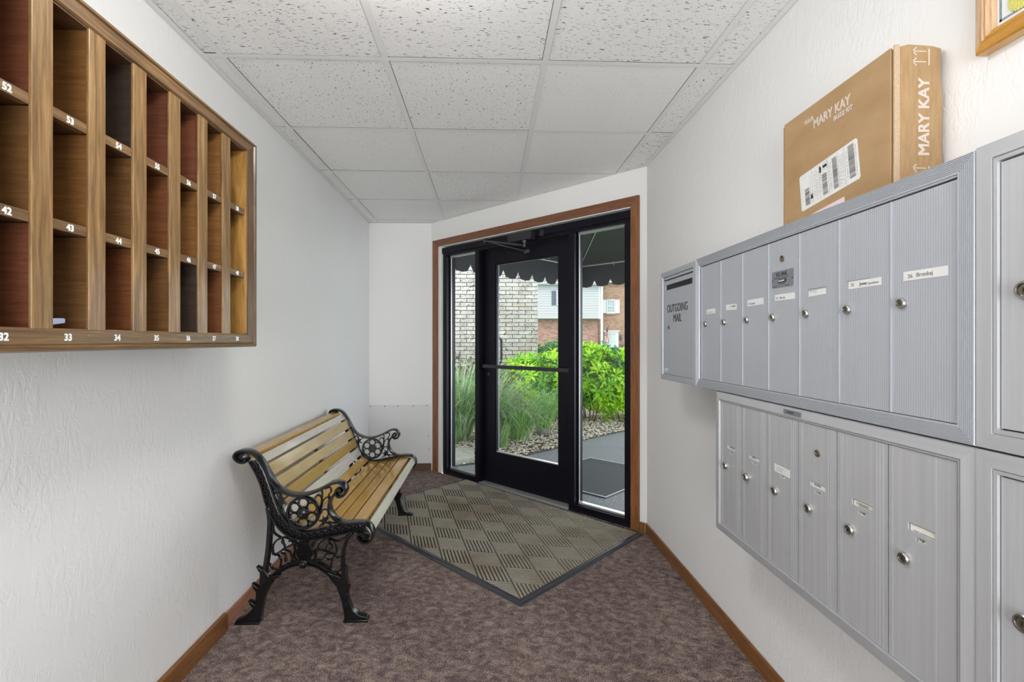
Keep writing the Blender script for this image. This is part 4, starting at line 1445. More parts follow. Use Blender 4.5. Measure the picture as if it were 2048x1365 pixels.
# --- outgoing mail box
og = cabinet('outgoing_mail_box', 'blue-grey outgoing mail box with a slot at the far end of the upper bank', 1.8155, 2.190, 1.004, 1.492, [(0, -0.016), (0, -0.004), (0.002, -0.001), (0.016, 0.0), (0.0165, -0.001), (0.0235, -0.0005), (0.025, -0.004)], 0.025, ('alu_upper', 'alu_upper'))
m = MB(); m.box(XM+0.0105, XM+0.0163, 1.838, 2.168, 1.026, 1.470); m.build('inner_panel', 'black_gap', og)
m = MB()
plate(m, 1.8425, 2.163, 1.0305, 1.4495, XM+0.0045, 0.006, [(1.855, 2.140, 1.407, 1.430)], 0)
d = m.build('mail_door', 'alu_upper', og)
m = MB(); m.box(XM+0.003, XM+0.0105, 1.8425, 2.163, 1.4545, 1.4655); m.build('top_strip', 'alu_upper', og, bevel=0.001)
m = MB(); m.box(XM+0.002, XM+0.0046, 1.8425, 1.846, 1.0305, 1.4495); m.build('door_edge', 'alu_upper', d)
m = MB()
m.prism([(XM+0.0095, 1.4305), (XM+0.0085, 1.405), (XM+0.0095, 1.405), (XM+0.0102, 1.4305)], 1.856, 2.139, 'y')
m.build('slot_flap', 'key_black', d)
text_r('OUTGOING', 0.048, XD-0.0002, 2.118, 1.306, 'engraving', d, xs=0.84, bold=0.0006)
text_r('MAIL', 0.048, XD-0.0002, 2.048, 1.262, 'engraving', d, xs=0.84, bold=0.0006)
for o in [q for q in bpy.data.objects if q.name.startswith('lettering')][-2:]:
    pass
m = MB(); m.lathe([(0.0085, 0), (0.0085, 0.002), (0.006, 0.003)], (XD, 2.098, 1.240), (-1, 0, 0), 16)
m.cur = 1
m.box(XD-0.0036, XD-0.0028, 2.0965, 2.0995, 1.2345, 1.2455)
m.build('lock', ['lock_brass', 'key_black'], d, smooth=True)
text_r('SALSBURY', 0.0095, XD-0.0002, 2.148, 1.049, 'logo_white', d)
text_r('INDUSTRIES', 0.0058, XD-0.0002, 2.147, 1.042, 'logo_white', d)

# --- lower bank of six
pl_low = [(0, -0.016), (0, -0.006), (0.003, -0.003), (0.024, 0.0), (0.0245, -0.003), (0.0255, -0.003), (0.026, -0.0005), (0.030, -0.0015), (0.0305, -0.004)]
lo = cabinet('mailbox_bank', 'lower brushed grey wall bank of six tall mailboxes nearest the floor', 0.757, 1.658, 0.520, 1.003, pl_low, 0.0305, ('alu_lower_h', 'alu_lower'))
m = MB(); m.box(XM+0.0105, XM+0.0163, 0.784, 1.630, 0.546, 0.976); m.build('inner_panel', 'black_gap', lo)
yl = [1.627, 1.4875, 1.3505, 1.2115, 1.0735, 0.932, 0.789]
LW = [(1.527, 1.579, 0.818, 0.830), (1.388, 1.443, 0.817, 0.829), None, (1.110, 1.165, 0.818, 0.831), (0.971, 1.028, 0.818, 0.832), (0.832, 0.887, 0.818, 0.833)]
LS = ['LONDON', 'SMITH', '', 'MAPPIN', 'E DERAMO', '']
doorsL = []
for k in range(6):
    a, b = yl[k+1]+0.0016, yl[k]-0.0016
    cyc = LW[k][0] if LW[k] else 1.250
    small = (cyc+0.017, cyc+0.038, 0.803, 0.8105)
    hol = [small]
    if LW[k]:
        hol.append((LW[k][0], LW[k][1], LW[k][2], LW[k][3]))
    m = MB()
    plate(m, a, b, 0.5515, 0.9715, XM+0.0045, 0.006, hol, 0)
    d = m.build('mailbox_door', 'alu_lower', lo)
    doorsL.append(d)
    # raised ribs pressed in the sheet
    m = MB()
    for f in ((0.07, 0.11, 0.80, 0.86, 0.92) if k < 5 else (0.06, 0.72)):
        yy = b-(b-a)*f
        m.box(XM+0.0042, XM+0.0046, yy-0.0006, yy+0.0006, 0.5515, 0.9715)
    m.build('pressed_rib', 'alu_lower', d, kind='stuff')
    cd = MB()
    for h in hol:
        cd.box(XM+0.0078, XM+0.0088, h[0]+0.0005, h[1]-0.002, h[2]-0.0005, h[3]-0.0022)
    cd.build('name_card', 'card_cream' if k in (4, 5) else 'card_white', d)
    if LS[k]:
        text_r(LS[k], 0.0078, XM+0.0074, LW[k][1]-0.010, LW[k][2]+0.0035, 'ink_grey', d, xs=0.9)
    text_r('T 5%d' % (k+1) if k > 2 else '2%d' % (k+1), 0.0058, XM+0.0074, small[1]-0.0045, small[2]+0.0016, 'ink_black' if k > 3 else 'ink_grey', d, xs=0.9)
    if k == 4:
        m = MB(); m.box(XM+0.0070, XM+0.0077, 0.972, 1.012, 0.8195, 0.8205); m.build('card_line', 'ink_grey', d)
    if k == 5:
        m = MB(); m.box(XM+0.0070, XM+0.0077, 0.834, 0.864, 0.8195, 0.8205); m.box(XM+0.0070, XM+0.0077, 0.866, 0.878, 0.8195, 0.8205); m.build('card_line', 'ink_grey', d)
card(1.246, 1.314, 0.813, 0.834, doorsL[2], XD, 'card_white', 0.03)
for k_, s in enumerate(('THE MAILBOX OF', '33 Residents')):
    text_r(s, 0.0048, XD-0.0009, 1.302, 0.8255-0.006*k_, 'ink_faint', doorsL[2])
for k, (y, z) in enumerate(((1.589, 0.756), (1.454, 0.756), (1.311, 0.758), (1.170, 0.759), (1.032, 0.760), (0.893, 0.760))):
    lock(y, z, doorsL[k], 0.0115, 0.011 if k == 1 else 0.0075)
m = MB()
m.lathe([(0.0085, 0), (0.0085, 0.003), (0.0065, 0.0035), (0.006, 0.001)], (XD, 1.137, 0.905), (-1, 0, 0), 18)
m.build('lock', 'lock_brass', doorsL[3], smooth=True)
m = MB(); m.box(XM-0.0012, XM+0.001, 1.192, 1.264, 0.983, 0.9955)
m.build('name_plate', 'plate_grey', lo)
text_r('BOMMER', 0.008, XM-0.0014, 1.252, 0.987, 'engraving', lo)

# --- the two single lockers at the right edge
pl_r = [(0, -0.016), (0, -0.003), (0.0015, -0.0005), (0.026, 0.0), (0.0265, -0.003), (0.0275, -0.003), (0.028, -0.001), (0.034, -0.001), (0.0345, -0.005)]
for (z0, z1, lab, dl, lk) in ((1.006, 1.497, 'upper brushed metal parcel locker at the right edge of the mailboxes', 'ur', (0.682, 1.256)), (0.520, 1.003, 'lower brushed metal parcel locker at the right edge with a round lock', 'lr', (0.684, 0.757))):
    r = cabinet('parcel_locker', lab, 0.385, 0.7565, z0, z1, pl_r, 0.034, ('alu_lower_h', 'alu_lower'), cat='locker')
    m = MB(); m.box(XM+0.0105, XM+0.0163, 0.415, 0.728, z0+0.03, z1-0.03); m.build('inner_panel', 'black_gap', r)
    m = MB(); plate(m, 0.4205, 0.7205, z0+0.0365, z1-0.0365, XM+0.005, 0.006, [], 0)
    d = m.build('locker_door', 'alu_lower', r)
    lock(lk[0], lk[1], d, 0.015, 0.010, XM+0.005)

# ------------------------------------------------------------------ cardboard box on the upper bank
XB = 0.860
bx = thing('cardboard_box', 'flat brown cardboard shipping box standing on the upper mailbox bank', 'box', (0.915, 1.17, 1.4941))
zb0, zb1 = 1.4941, 1.811
m = MB()
m.box(XB+0.004, XR-0.006, 0.9850, 1.361, zb0, zb1-0.006)
m.build('carton', 'cardboard', bx, bevel=0.003)
m = MB(); m.box(XB, XB+0.0035, 0.9900, 1.357, zb0, zb1-0.004)
m.build('front_flap', 'cardboard', bx, bevel=0.001)
m = MB(); m.box(XB+0.001, XB+0.013, 0.9805, 0.9848, zb0, zb1-0.002)
m.build('side_strip', 'cardboard_edge', bx, bevel=0.0012)
rp = [(XB+0.0135, zb0), (XR-0.0065, zb0), (XR-0.005, zb0+0.06), (XR-0.008, zb0+0.11), (XR-0.006, zb0+0.20), (XR-0.010, zb0+0.25), (XR-0.009, zb1-0.008), (XR-0.03, zb1-0.003), (XB+0.03, zb1-0.001), (XB+0.0135, zb1-0.006)]
m = MB(); m.prism(rp, 0.9815, 0.9848, 'y')
m.build('side_flap', 'cardboard', bx, bevel=0.0008)
m = MB(); m.box(XB+0.002, XB+0.010, 1.3612, 1.3645, zb0, zb1-0.010)
m.build('side_strip', 'cardboard_edge', bx)
# printing on the front, leaning a little
pr_, pu_ = (0, -1, 0.030), (0, 0.030, 1)
text('lettering', 'YOUR', 0.0155, (XB-0.0003, 1.268, 1.7650), pr_, pu_, 'box_print', bx, xs=0.85, bold=0.0004)
text('lettering', 'MARY KAY', 0.0330, (XB-0.0003, 1.2320, 1.7415), pr_, pu_, 'box_print', bx, xs=0.80, bold=0.0007)
text('lettering', 'BUZZ KIT', 0.0150, (XB-0.0003, 1.158, 1.7275), pr_, pu_, 'box_print', bx, xs=0.95, bold=0.0005)
# printing on the near side, running upwards
yn = 0.9812
text('lettering', 'MARY KAY', 0.0330, (XB+0.0755, yn, 1.573), (0, 0, 1), (-1, 0, 0), 'box_print', bx, xs=1.03, bold=0.0010)
def arrow(m, x, z, ln=0.030):
    """arrow pointing to -x, flat on the near side"""
    m.box(x, x+ln, yn-0.0004, yn, z-0.0011, z+0.0011)
    for sgn in (1, -1):
        a = [(x-0.0012, z), (x+0.0072, z+sgn*0.0092), (x+0.0094, z+sgn*0.0076), (x+0.0016, z)]
        m.prism(a, yn-0.0004, yn, 'y')
m = MB()
arrow(m, XB+0.040, 1.8*1.0-0.0075+0.003)
arrow(m, XB+0.040, 1.773)
m.box(XB+0.0745, XB+0.0775, yn-0.0004, yn, 1.766, 1.801)
arrow(m, XB+0.040, 1.547)
arrow(m, XB+0.040, 1.522)
m.box(XB+0.0745, XB+0.0775, yn-0.0004, yn, 1.515, 1.552)
m.build('printed_arrow', 'box_print', bx)
# shipping label
LT, LR = Vector((0, 1.278, 1.533)), None
lr_ = Vector((0, -0.2060, 0.0235))
lu_ = Vector((0, 0.0110, 0.0985))
def Lb(u, v, h=0.0):
    p = LT+lr_*u+lu_*v
    return (XB-0.0006-h, p.y, p.z)
m = MB()
cs = [(0.02, 0), (0.98, 0), (1, 0.04), (1, 0.96), (0.98, 1), (0.02, 1), (0, 0.96), (0, 0.04)]
m.add([Lb(a, b, 0.0003) for a, b in cs]+[Lb(a, b, -0.0005) for a, b in cs], [tuple(range(8)), tuple(range(8, 16))[::-1]]+[(i, (i+1) % 8, 8+(i+1) % 8, 8+i) for i in range(8)])
lbl = m.build('shipping_label', 'card_white', bx)
def lrect(m, u0, u1, v0, v1):
    m.add([Lb(u0, v0, 0.0005), Lb(u1, v0, 0.0005), Lb(u1, v1, 0.0005), Lb(u0, v1, 0.0005)], [(0, 1, 2, 3)])
for u0, u1, v0, v1 in ((0.09, 0.175, 0.10, 0.56), (0.415, 0.50, 0.10, 0.68), (0.60, 0.675, 0.10, 0.90), (0.855, 0.945, 0.12, 0.95)):
    m = MB()
    v = v0
    while v < v1-0.012:
        t_ = random.choice((0.006, 0.006, 0.012, 0.018))
        lrect(m, u0, u1, v, v+t_)
        v += t_+random.choice((0.007, 0.007, 0.013))
    m.build('barcode', 'ink_black', lbl)
m = MB()
for u in (0.235, 0.365, 0.525, 0.69, 0.795):
    lrect(m, u, u+0.004, 0.06, 0.98)
lrect(m, 0.44, 0.444, 0.76, 0.95); lrect(m, 0.515, 0.519, 0.76, 0.95); lrect(m, 0.44, 0.519, 0.76, 0.767); lrect(m, 0.44, 0.519, 0.943, 0.95)
for u in (0.193, 0.27, 0.29, 0.31, 0.33, 0.388, 0.548, 0.568, 0.71, 0.73, 0.75, 0.77, 0.825, 0.965):
    v = random.uniform(0.06, 0.25)
    while v < 0.85:
        l_ = random.uniform(0.01, 0.05)
        lrect(m, u, u+0.006, v, v+l_)
        v += l_+random.uniform(0.01, 0.05)
m.build('printed_lines', 'ink_grey', lbl)
text('lettering', 'S', 0.0165, Lb(0.505, 0.81, 0.0006), tuple(lu_), tuple(-lr_), 'ink_black', lbl, bold=0.0008)
text('lettering', 'BK', 0.011, Lb(0.232, 0.20, 0.0006), tuple(lu_), tuple(-lr_), 'ink_black', lbl, bold=0.0004)
text('lettering', 'FREY', 0.008, Lb(0.41, 0.74, 0.0006), tuple(lu_), tuple(-lr_), 'ink_black', lbl, bold=0.0004)
m = MB()
m.add([(XB-0.0004, 1.245, 1.4945), (XB-0.0004, 1.120, 1.4945), (XB-0.0004, 1.122, 1.529), (XB-0.0004, 1.238, 1.5175)], [(0, 1, 2, 3)])
m.build('pink_sticker', 'pink_paper', bx)

# ------------------------------------------------------------------ framed certificate high on the right wall
fr = thing('framed_certificate', 'honey wood framed certificate with gold seal hanging high on the right wall', 'picture', (XR, 0.70, 1.73))
def Pp(a, h, z):
    return (XR-h, a, z)
pp = [(0, 0.0005), (0, 0.022), (0.003, 0.026), (0.018, 0.030), (0.020, 0.027), (0.024, 0.029), (0.027, 0.024), (0.031, 0.024), (0.034, 0.018)]
for i, (vs, fs) in enumerate(framebars(0.48, 0.897, 1.735, 2.06, pp, 0.034, 0.034, Pp)):
    m = MB(); m.add(vs, fs); m.build('frame_rail', 'picture_wood' if i in (0, 2) else 'picture_wood_v', fr)
m = MB(); m.box(XR-0.016, XR-0.001, 0.50, 0.875, 1.757, 2.04)
cf = m.build('certificate', 'certificate_paper', fr)
m = MB()
for (a0, a1, b0, b1) in ((0.855, 0.859, 1.776, 2.02), (0.52, 0.859, 1.776, 1.780)):
    m.box(XR-0.0165, XR-0.0158, a0, a1, b0, b1)
m.build('printed_border', 'certificate_ink', cf)
m = MB()
sc_ = []
for k in range(48):
    rr = 0.021 if k % 2 else 0.0195
    sc_.append((0.823+rr*math.cos(k*PI/24), 1.797+rr*math.sin(k*PI/24)))
m.prism(sc_, XR-0.0178, XR-0.0158, 'x')
m.build('gold_seal', 'gold_foil', cf)

# ------------------------------------------------------------------ outside: ground and canopy
m = MB()
m.add([(-6, 4.40, -0.012), (-0.50, 4.40, -0.012), (0.98, 2.93, -0.012), (8, 2.93, -0.012), (8, 9.0, -0.012), (-6, 9.0, -0.012)], [tuple(range(6))])
struct(m.build('ground', 'asphalt'))
m = MB()
m.add([(-30, 9.0, -0.012), (40, 9.0, -0.012), (40, 70, -0.75), (-30, 70, -0.75)], [(0, 1, 2, 3)])
struct(m.build('lawn', 'lawn'))
gravel_edge = [(-0.70, 4.56), (-0.30, 4.56), (-0.12, 4.62), (0.387, 4.93), (0.78, 5.26), (1.12, 5.65), (1.771, 6.196), (3.0, 7.3), (4.2, 8.9)]
m = MB()
m.add([(p[0], p[1], -0.004) for p in gravel_edge]+[(-3, 8.9, -0.004), (-3, 4.56, -0.004)], [tuple(range(len(gravel_edge)+2))])
struct(m.build('garden_bed', 'soil'))
def inside_bed(x, y):
    # left/behind the gravel edge
    for a, b in zip(gravel_edge[:-1], gravel_edge[1:]):
        if a[0] <= x <= b[0]:
            return y > a[1]+(b[1]-a[1])*(x-a[0])/max(b[0]-a[0], 1e-6)
    return x < -0.7 and y > 4.6
def stones(name, lab, n, box, size):
    vs, fs, mi = [], [], []
    base_v = np.array([(1, 0, 0), (-1, 0, 0), (0, 1, 0), (0, -1, 0), (0, 0, 1), (0, 0, -0.5)])
    base_f = [(0, 2, 4), (2, 1, 4), (1, 3, 4), (3, 0, 4), (2, 0, 5), (1, 2, 5), (3, 1, 5), (0, 3, 5)]
    k = 0
    while k < n:
        x, y = rng.uniform(box[0], box[1]), rng.uniform(box[2], box[3])
        if not inside_bed(x, y-rng.uniform(-0.03, 0.03)):
            continue
        s = rng.uniform(size*0.5, size)
        sc = np.array([s*rng.uniform(0.7, 1.3), s*rng.uniform(0.7, 1.3), s*rng.uniform(0.45, 0.8)])
        th = rng.uniform(0, PI)
        v = base_v*sc*(1+rng.uniform(-0.25, 0.25, (6, 1)))
        c, s_ = math.cos(th), math.sin(th)
        v = np.stack([v[:, 0]*c-v[:, 1]*s_+x, v[:, 0]*s_+v[:, 1]*c+y, v[:, 2]+0.001+rng.uniform(0, 0.012)], 1)
        o = len(vs)
        vs += v.tolist()
        fs += [tuple(i+o for i in f) for f in base_f]
        mi += [rng.choice([0, 0, 1, 2])]*8
        k += 1
    o = raw(name, vs, fs, ['stone_a', 'stone_b', 'stone_c'], mi, kind='stuff')
    return tag(o, lab, 'gravel')
stones('gravel', 'tan river gravel covering the planting bed along the path', 9000, (-0.7, 3.2, 4.56, 7.6), 0.021)
# concrete splash slab
m = MB(); m.prism([(-0.80, 5.16), (-0.80, 4.55), (-0.32, 4.545), (-0.135, 4.64), (-0.15, 5.10)], -0.01, 0.045, 'z')
tag(m.build('stone_slab', 'concrete', None, bevel=0.008), 'grey concrete slab on the ground outside the left glass pane', 'slab')
# outdoor mat
m = MB()
om = [(0.736, 3.705), (0.878, 3.575), (1.34, 4.01), (1.66, 4.28), (1.20, 4.74), (1.037, 4.785), (0.941, 4.741), (0.66, 4.45), (0.42, 4.06)]
om = [(0.885, 3.565), (1.62, 4.24), (1.030, 4.800), (0.30, 4.13)]
m.prism(om, -0.011, -0.002, 'z')
omt = tag(m.build('outdoor_mat', 'outdoor_mat', None), 'black rubber mat with pale rim on the asphalt outside the door', 'mat')
m = MB()
cxm, cym = sum(p[0] for p in om)/4, sum(p[1] for p in om)/4
inn = [(cxm+(p[0]-cxm)*0.965, cym+(p[1]-cym)*0.965) for p in om]
m.add([(p[0], p[1], -0.0012) for p in om]+[(p[0], p[1], -0.0012) for p in inn]+[(p[0], p[1], -0.002) for p in om], [(i, (i+1) % 4, 4+(i+1) % 4, 4+i) for i in range(4)]+[(8+i, 8+(i+1) % 4, (i+1) % 4, i) for i in range(4)])
m.build('mat_rim', 'outdoor_mat_edge', omt)

# canopy
can = thing('entrance_canopy', 'black fabric entrance canopy with scalloped edge over the door outside', 'canopy', D(1.06, 0.15, 2.0))
ZV, ZE, ZR = 2.035, 2.385, 3.05
SL_, SR_, OF = -0.95, 3.07, 3.80
RO = 1.7
E_ = [D(SL_, 0.16, ZE), D(SL_, OF, ZE), D(SR_, OF, ZE), D(SR_, 0.16, ZE)]
R_ = [D(1.06, 0.16, ZR), D(1.06, RO, ZR)]
def sheet(name, pts, par, mat='canopy_fabric', th=0.004):
    a, b, c = Vector(pts[0]), Vector(pts[1]), Vector(pts[2])
    n = (b-a).cross(c-a).normalized()*th
    k = len(pts)
    m = MB()
    m.add([tuple(Vector(p)) for p in pts]+[tuple(Vector(p)+n) for p in pts], [tuple(range(k)), tuple(range(k, 2*k))[::-1]]+[(i, (i+1) % k, k+(i+1) % k, k+i) for i in range(k)])
    return m.build(name, mat, par)
sheet('roof_panel', [E_[0], E_[1], R_[1], R_[0]], can)
sheet('roof_panel', [E_[1], E_[2], R_[1]], can)
sheet('roof_panel', [E_[2], E_[3], R_[0], R_[1]], can)
def valance(p, q, n_sc):
    p, q = Vector(p), Vector(q)
    top, bot = [], []
    steps = 14
    N_ = n_sc*steps
    for i in range(N_+1):
        t = i/N_
        ph = (i % steps)/steps
        dd = min(ph, 1-ph)
        h = 0.105*max(0, 1-dd/0.20)**1.2 + 0.010*math.sin(ph*PI*2)**2
        a = p.lerp(q, t)
        bot.append((a.x, a.y, ZV+h))
        top.append((a.x, a.y, ZE))
    m = MB()
    n = (q-p).cross(Vector((0, 0, 1))).normalized()*0.003
    k = len(top)
    vs = top+bot+[tuple(Vector(v)+n) for v in top]+[tuple(Vector(v)+n) for v in bot]
    fs = []
    for i in range(k-1):
        fs += [(i, i+1, k+i+1, k+i), (2*k+i, 3*k+i, 3*k+i+1, 2*k+i+1), (k+i, k+i+1, 3*k+i+1, 3*k+i)]
    m.add(vs, fs)
    m.build('valance', 'canopy_fabric', can)
valance(E_[0], E_[1], 12)
valance(E_[1], E_[2], 14)
valance(E_[2], E_[3], 12)
def rod(a, b, r=0.011):
    m = MB(); m.tube([a, b], r, 6)
    m.build('frame_rod', 'canopy_rod', can, smooth=True)
lift = lambda p, dz=-0.03: (p[0], p[1], p[2]+dz)
ins = [D(SL_+0.03, 0.17, ZE-0.005), D(SL_+0.03, OF-0.03, ZE-0.005), D(SR_-0.03, OF-0.03, ZE-0.005), D(SR_-0.03, 0.17, ZE-0.005)]
rod(ins[0], ins[1]); rod(ins[1], ins[2]); rod(ins[2], ins[3])
rid = [lift(R_[0]), lift(R_[1])]
rod(rid[0], rid[1], 0.009)
rod(lift(ins[1], -0.0), rid[1], 0.008); rod(ins[2], rid[1], 0.008)
rod(D(SL_+0.03, RO, ZE), rid[1], 0.008); rod(D(SR_-0.03, RO, ZE), rid[1], 0.008)
rod(D(SL_+0.05, RO, ZE-0.005), D(SR_-0.05, RO, ZE-0.005), 0.009)
rod(D(-0.35, 2.75, 2.70), D(2.5, 2.75, 2.70), 0.010)
rod(D(0.1, 3.45, ZE+0.05), D(1.5, 1.8, 2.99), 0.006)
rod(D(1.9, 3.45, ZE+0.05), D(0.6, 1.9, 2.93), 0.006)
rod(D(-0.90, 1.2, ZE), D(0.4, 1.2, 2.80), 0.007)
rod(D(-0.88, 2.9, ZE+0.01), D(0.2, 2.2, 2.78), 0.006)
for s_ in (-0.3, 0.05, 0.42, 0.8, 1.2, 1.6, 2.0, 2.4):
    m = MB(); m.tube([D(s_, OF-0.035, ZE-0.05), D(s_, OF-0.035, ZE+0.05)], 0.004, 5)
    m.build('canopy_hook', 'canopy_rod', can)
for o_ in (1.9, 2.3, 2.7, 3.1, 3.5):
    m = MB(); m.tube([D(SL_+0.035, o_, ZE-0.03), D(SL_+0.035, o_, ZE+0.03)], 0.004, 5)
    m.build('canopy_hook', 'canopy_rod', can)

# ------------------------------------------------------------------ grey brick building corner across the bed
YW, XW = 8.0, 0.832
bb = thing('brick_building', 'pale grey brick building corner with dark scored bricks beyond the plants', 'building', (-0.4, YW, 0))
m = MB(); m.box(-3.2, XW-0.006, YW+0.008, YW+3.0, -0.01, 3.4)
m.build('mortar_core', 'mortar', bb)
bl, bh, gp = 0.2175, 0.0672, 0.010
bm_ = {}
def brick_mesh(w, mat):
    key = (round(w, 4), mat)
    if key not in bm_:
        mm = MB(); c = 0.003
        mm.add([(0, 0.03, 0), (w, 0.03, 0), (w, 0.03, bh-gp), (0, 0.03, bh-gp), (0, c, 0), (w, c, 0), (w, c, bh-gp), (0, c, bh-gp), (c, 0, c), (w-c, 0, c), (w-c, 0, bh-gp-c), (c, 0, bh-gp-c)],
               [(0, 1, 5, 4), (1, 2, 6, 5), (2, 3, 7, 6), (3, 0, 4, 7), (4, 5, 9, 8), (5, 6, 10, 9), (6, 7, 11, 10), (7, 4, 8, 11), (8, 9, 10, 11)])
        me = bpy.data.meshes.new('brick')
        me.from_pydata(mm.v, [], mm.f)
        me.materials.append(MATS[mat])
        bmm = bmesh.new(); bmm.from_mesh(me); bmesh.ops.recalc_face_normals(bmm, faces=bmm.faces); bmm.to_mesh(me); bmm.free()
        bm_[key] = (me, mm)
    return bm_[key]
rest = MB()
nb = 0
for r in range(50):
    z = 0.01+r*bh
    x = XW
    first = True
    while x > -3.1:
        w = bl
        if first and r % 2:
            w = bl*0.5
        first = False
        mat = random.choice(['brick_grey']*6+['brick_grey_pale']*3+['brick_grey_warm'])
        vis = (-0.80 < x-w/2 < 0.85 and 0.62 < z < 2.42)
        if vis and nb < 298:
            me, mm = brick_mesh(w-gp, mat)
            o = bpy.data.objects.new('brick', me)
            COL.objects.link(o)
            o.location = (x-w+gp, YW-0.004+random.uniform(-0.0015, 0.0015), z)
            attach(o, bb)
            nb += 1
        else:
            _, mm = brick_mesh(w-gp, 'brick_grey')
            rest.add([(v[0]+x-w+gp, v[1]+YW-0.004, v[2]+z) for v in mm.v], mm.f)
        x -= w
rest.build('brickwork', 'brick_grey', bb, kind='stuff')

# ------------------------------------------------------------------ plants
def whorls(n, centre, rad, leaf=(0.075, 0.020), k=7, mats_p=(0.5, 0.35, 0.15), top_bias=0.3, clipy=None, shell=(0.75, 1.0), boxy=1.0, zmin=0.02):
    """rosettes of lance-shaped leaves over an ellipsoid"""
    vs, fs, mi = [], [], []
    c = np.array(centre); R = np.array(rad)
    while n > 0:
        u = rng.normal(size=3)
        u /= np.linalg.norm(u)
        if rng.rand() < top_bias:
            u[2] = abs(u[2])
        uu = np.sign(u)*np.abs(u)**boxy
        p = c+R*uu*rng.uniform(*shell)*(1+0.12*math.sin(u[0]*9+u[1]*7)+0.08*math.sin(u[2]*13+u[0]*17))
        if p[2] < zmin:
            continue
        n -= 1
        nrm = u/R; nrm /= np.linalg.norm(nrm)
        ax = nrm+np.array([0, 0, 0.7])+rng.normal(size=3)*0.35
        ax /= np.linalg.norm(ax)
        a = np.cross(ax, [0.3, 0.9, 0.1]); a /= np.linalg.norm(a)
        b = np.cross(ax, a)
        mt = rng.choice(len(mats_p), p=mats_p)
        s = rng.uniform(0.75, 1.25)
        ph = rng.uniform(0, 6)
        for q in range(k):
            th = ph+q*2.4
            out = a*math.cos(th)+b*math.sin(th)
            el = rng.uniform(0.15, 1.0)
            d = out*math.cos(el)+ax*math.sin(el)
            side = np.cross(d, ax); side /= (np.linalg.norm(side)+1e-6)
            L_, W_ = leaf[0]*s*rng.uniform(0.8, 1.15), leaf[1]*s*0.5
            mid = p+d*L_*0.5+ax*L_*0.05
            tip = p+d*L_-ax*L_*0.12
            o = len(vs)
            fold = ax*W_*0.4
            vs += [p, mid-side*W_+fold, tip, mid+side*W_+fold, mid]
            fs += [(o, o+1, o+4), (o+1, o+2, o+4), (o+2, o+3, o+4), (o+3, o, o+4)]
            mi += [mt]*4
    return vs, fs, mi
def core(name, c, R, mat, par, zcut=0.0):
    m = MB()
    seg, ringn = 16, 8
    vs = [(c[0]+R[0]*math.sin(PI*i/ringn)*math.cos(2*PI*j/seg)*rng.uniform(0.9, 1.08), c[1]+R[1]*math.sin(PI*i/ringn)*math.sin(2*PI*j/seg)*rng.uniform(0.9, 1.08), max(0.0, c[2]+R[2]*math.cos(PI*i/ringn))) for i in range(ringn+1) for j in range(seg)]
    fs = [(i*seg+j, i*seg+(j+1) % seg, (i+1)*seg+(j+1) % seg, (i+1)*seg+j) for i in range(ringn) for j in range(seg)]
    m.add(vs, fs)
    return m.build(name, mat, par)
def shrub(name, lab, parts, mats, probs, leaf, k, dens, group=None, cat='shrub', stems=True, corescale=0.72, **kw):
    c0 = parts[0][0]
    t = thing(name, lab, cat, (c0[0], c0[1], 0), group)
    V, F, MI = [], [], []
    for c, R in parts:
        n = int(dens*(R[0]*R[1]+R[1]*R[2]+R[0]*R[2]))
        v, f, mi = whorls(n, c, R, leaf, k, probs, **kw)
        o = len(V)
        V += v; F += [tuple(i+o for i in q) for q in f]; MI += mi
    raw('foliage', V, F, mats, MI, t, kind='stuff')
    if stems:
        m = MB()
        for c, R in parts:
            for q in range(7):
                a = rng.uniform(0, 2*PI)
                e = Vector((c[0]+R[0]*0.7*math.cos(a), c[1]+R[1]*0.7*math.sin(a), c[2]+R[2]*0.3))
                s_ = Vector((c[0]+0.08*math.cos(a), c[1]+0.08*math.sin(a), 0.0))
                m.tube([s_, s_.lerp(e, 0.5)+Vector((0, 0, 0.05)), e], [0.010, 0.007, 0.003], 5)
        m.build('branches', 'twig', t)
    return t
LIME = ['leaf_lime', 'leaf_green', 'leaf_deep']
shrub('azalea_bush', 'bright lime-green leafy shrub seen through the right glass pane', [((1.95, 6.98, 0.52), (0.62, 0.45, 0.46)), ((1.50, 7.05, 0.62), (0.50, 0.45, 0.44)), ((2.5, 7.3, 0.50), (0.5, 0.45, 0.42))], LIME, (0.60, 0.28, 0.12), (0.135, 0.033), 7, 620, 'lime-green shrubs')
shrub('azalea_bush', 'bright lime-green leafy shrub through the door glass, against the grey brick corner', [((0.92, 6.95, 0.55), (0.45, 0.40, 0.42)), ((0.56, 7.15, 0.66), (0.30, 0.30, 0.26))], LIME, (0.60, 0.28, 0.12), (0.12, 0.031), 7, 620, 'lime-green shrubs')
shrub('burgundy_shrub', 'dark burgundy-leaved twiggy shrub against the grey brick wall', [((-0.10, 7.25, 0.62), (0.38, 0.3, 0.36)), ((0.25, 6.95, 0.50), (0.32, 0.28, 0.30)), ((-0.62, 7.2, 0.70), (0.36, 0.3, 0.35))], ['leaf_burgundy', 'leaf_deep'], (0.8, 0.2), (0.055, 0.020), 5, 520, shell=(0.5, 1.05))
YEW = ['leaf_yew', 'leaf_deep']
shrub('yew_bush', 'dark green rounded evergreen beside the grey brick corner', [((1.75, 12.2, 0.55), (0.85, 0.7, 0.60))], YEW, (0.7, 0.3), (0.07, 0.03), 6, 1500, 'dark evergreens', corescale=0.9)
shrub('yew_bush', 'dark green evergreen sloping down toward the far grey steps', [((3.3, 14.0, 0.32), (1.0, 0.8, 0.72)), ((4.15, 14.3, 0.12), (0.9, 0.8, 0.52))], YEW, (0.7, 0.3), (0.08, 0.035), 6, 1100, 'dark evergreens')
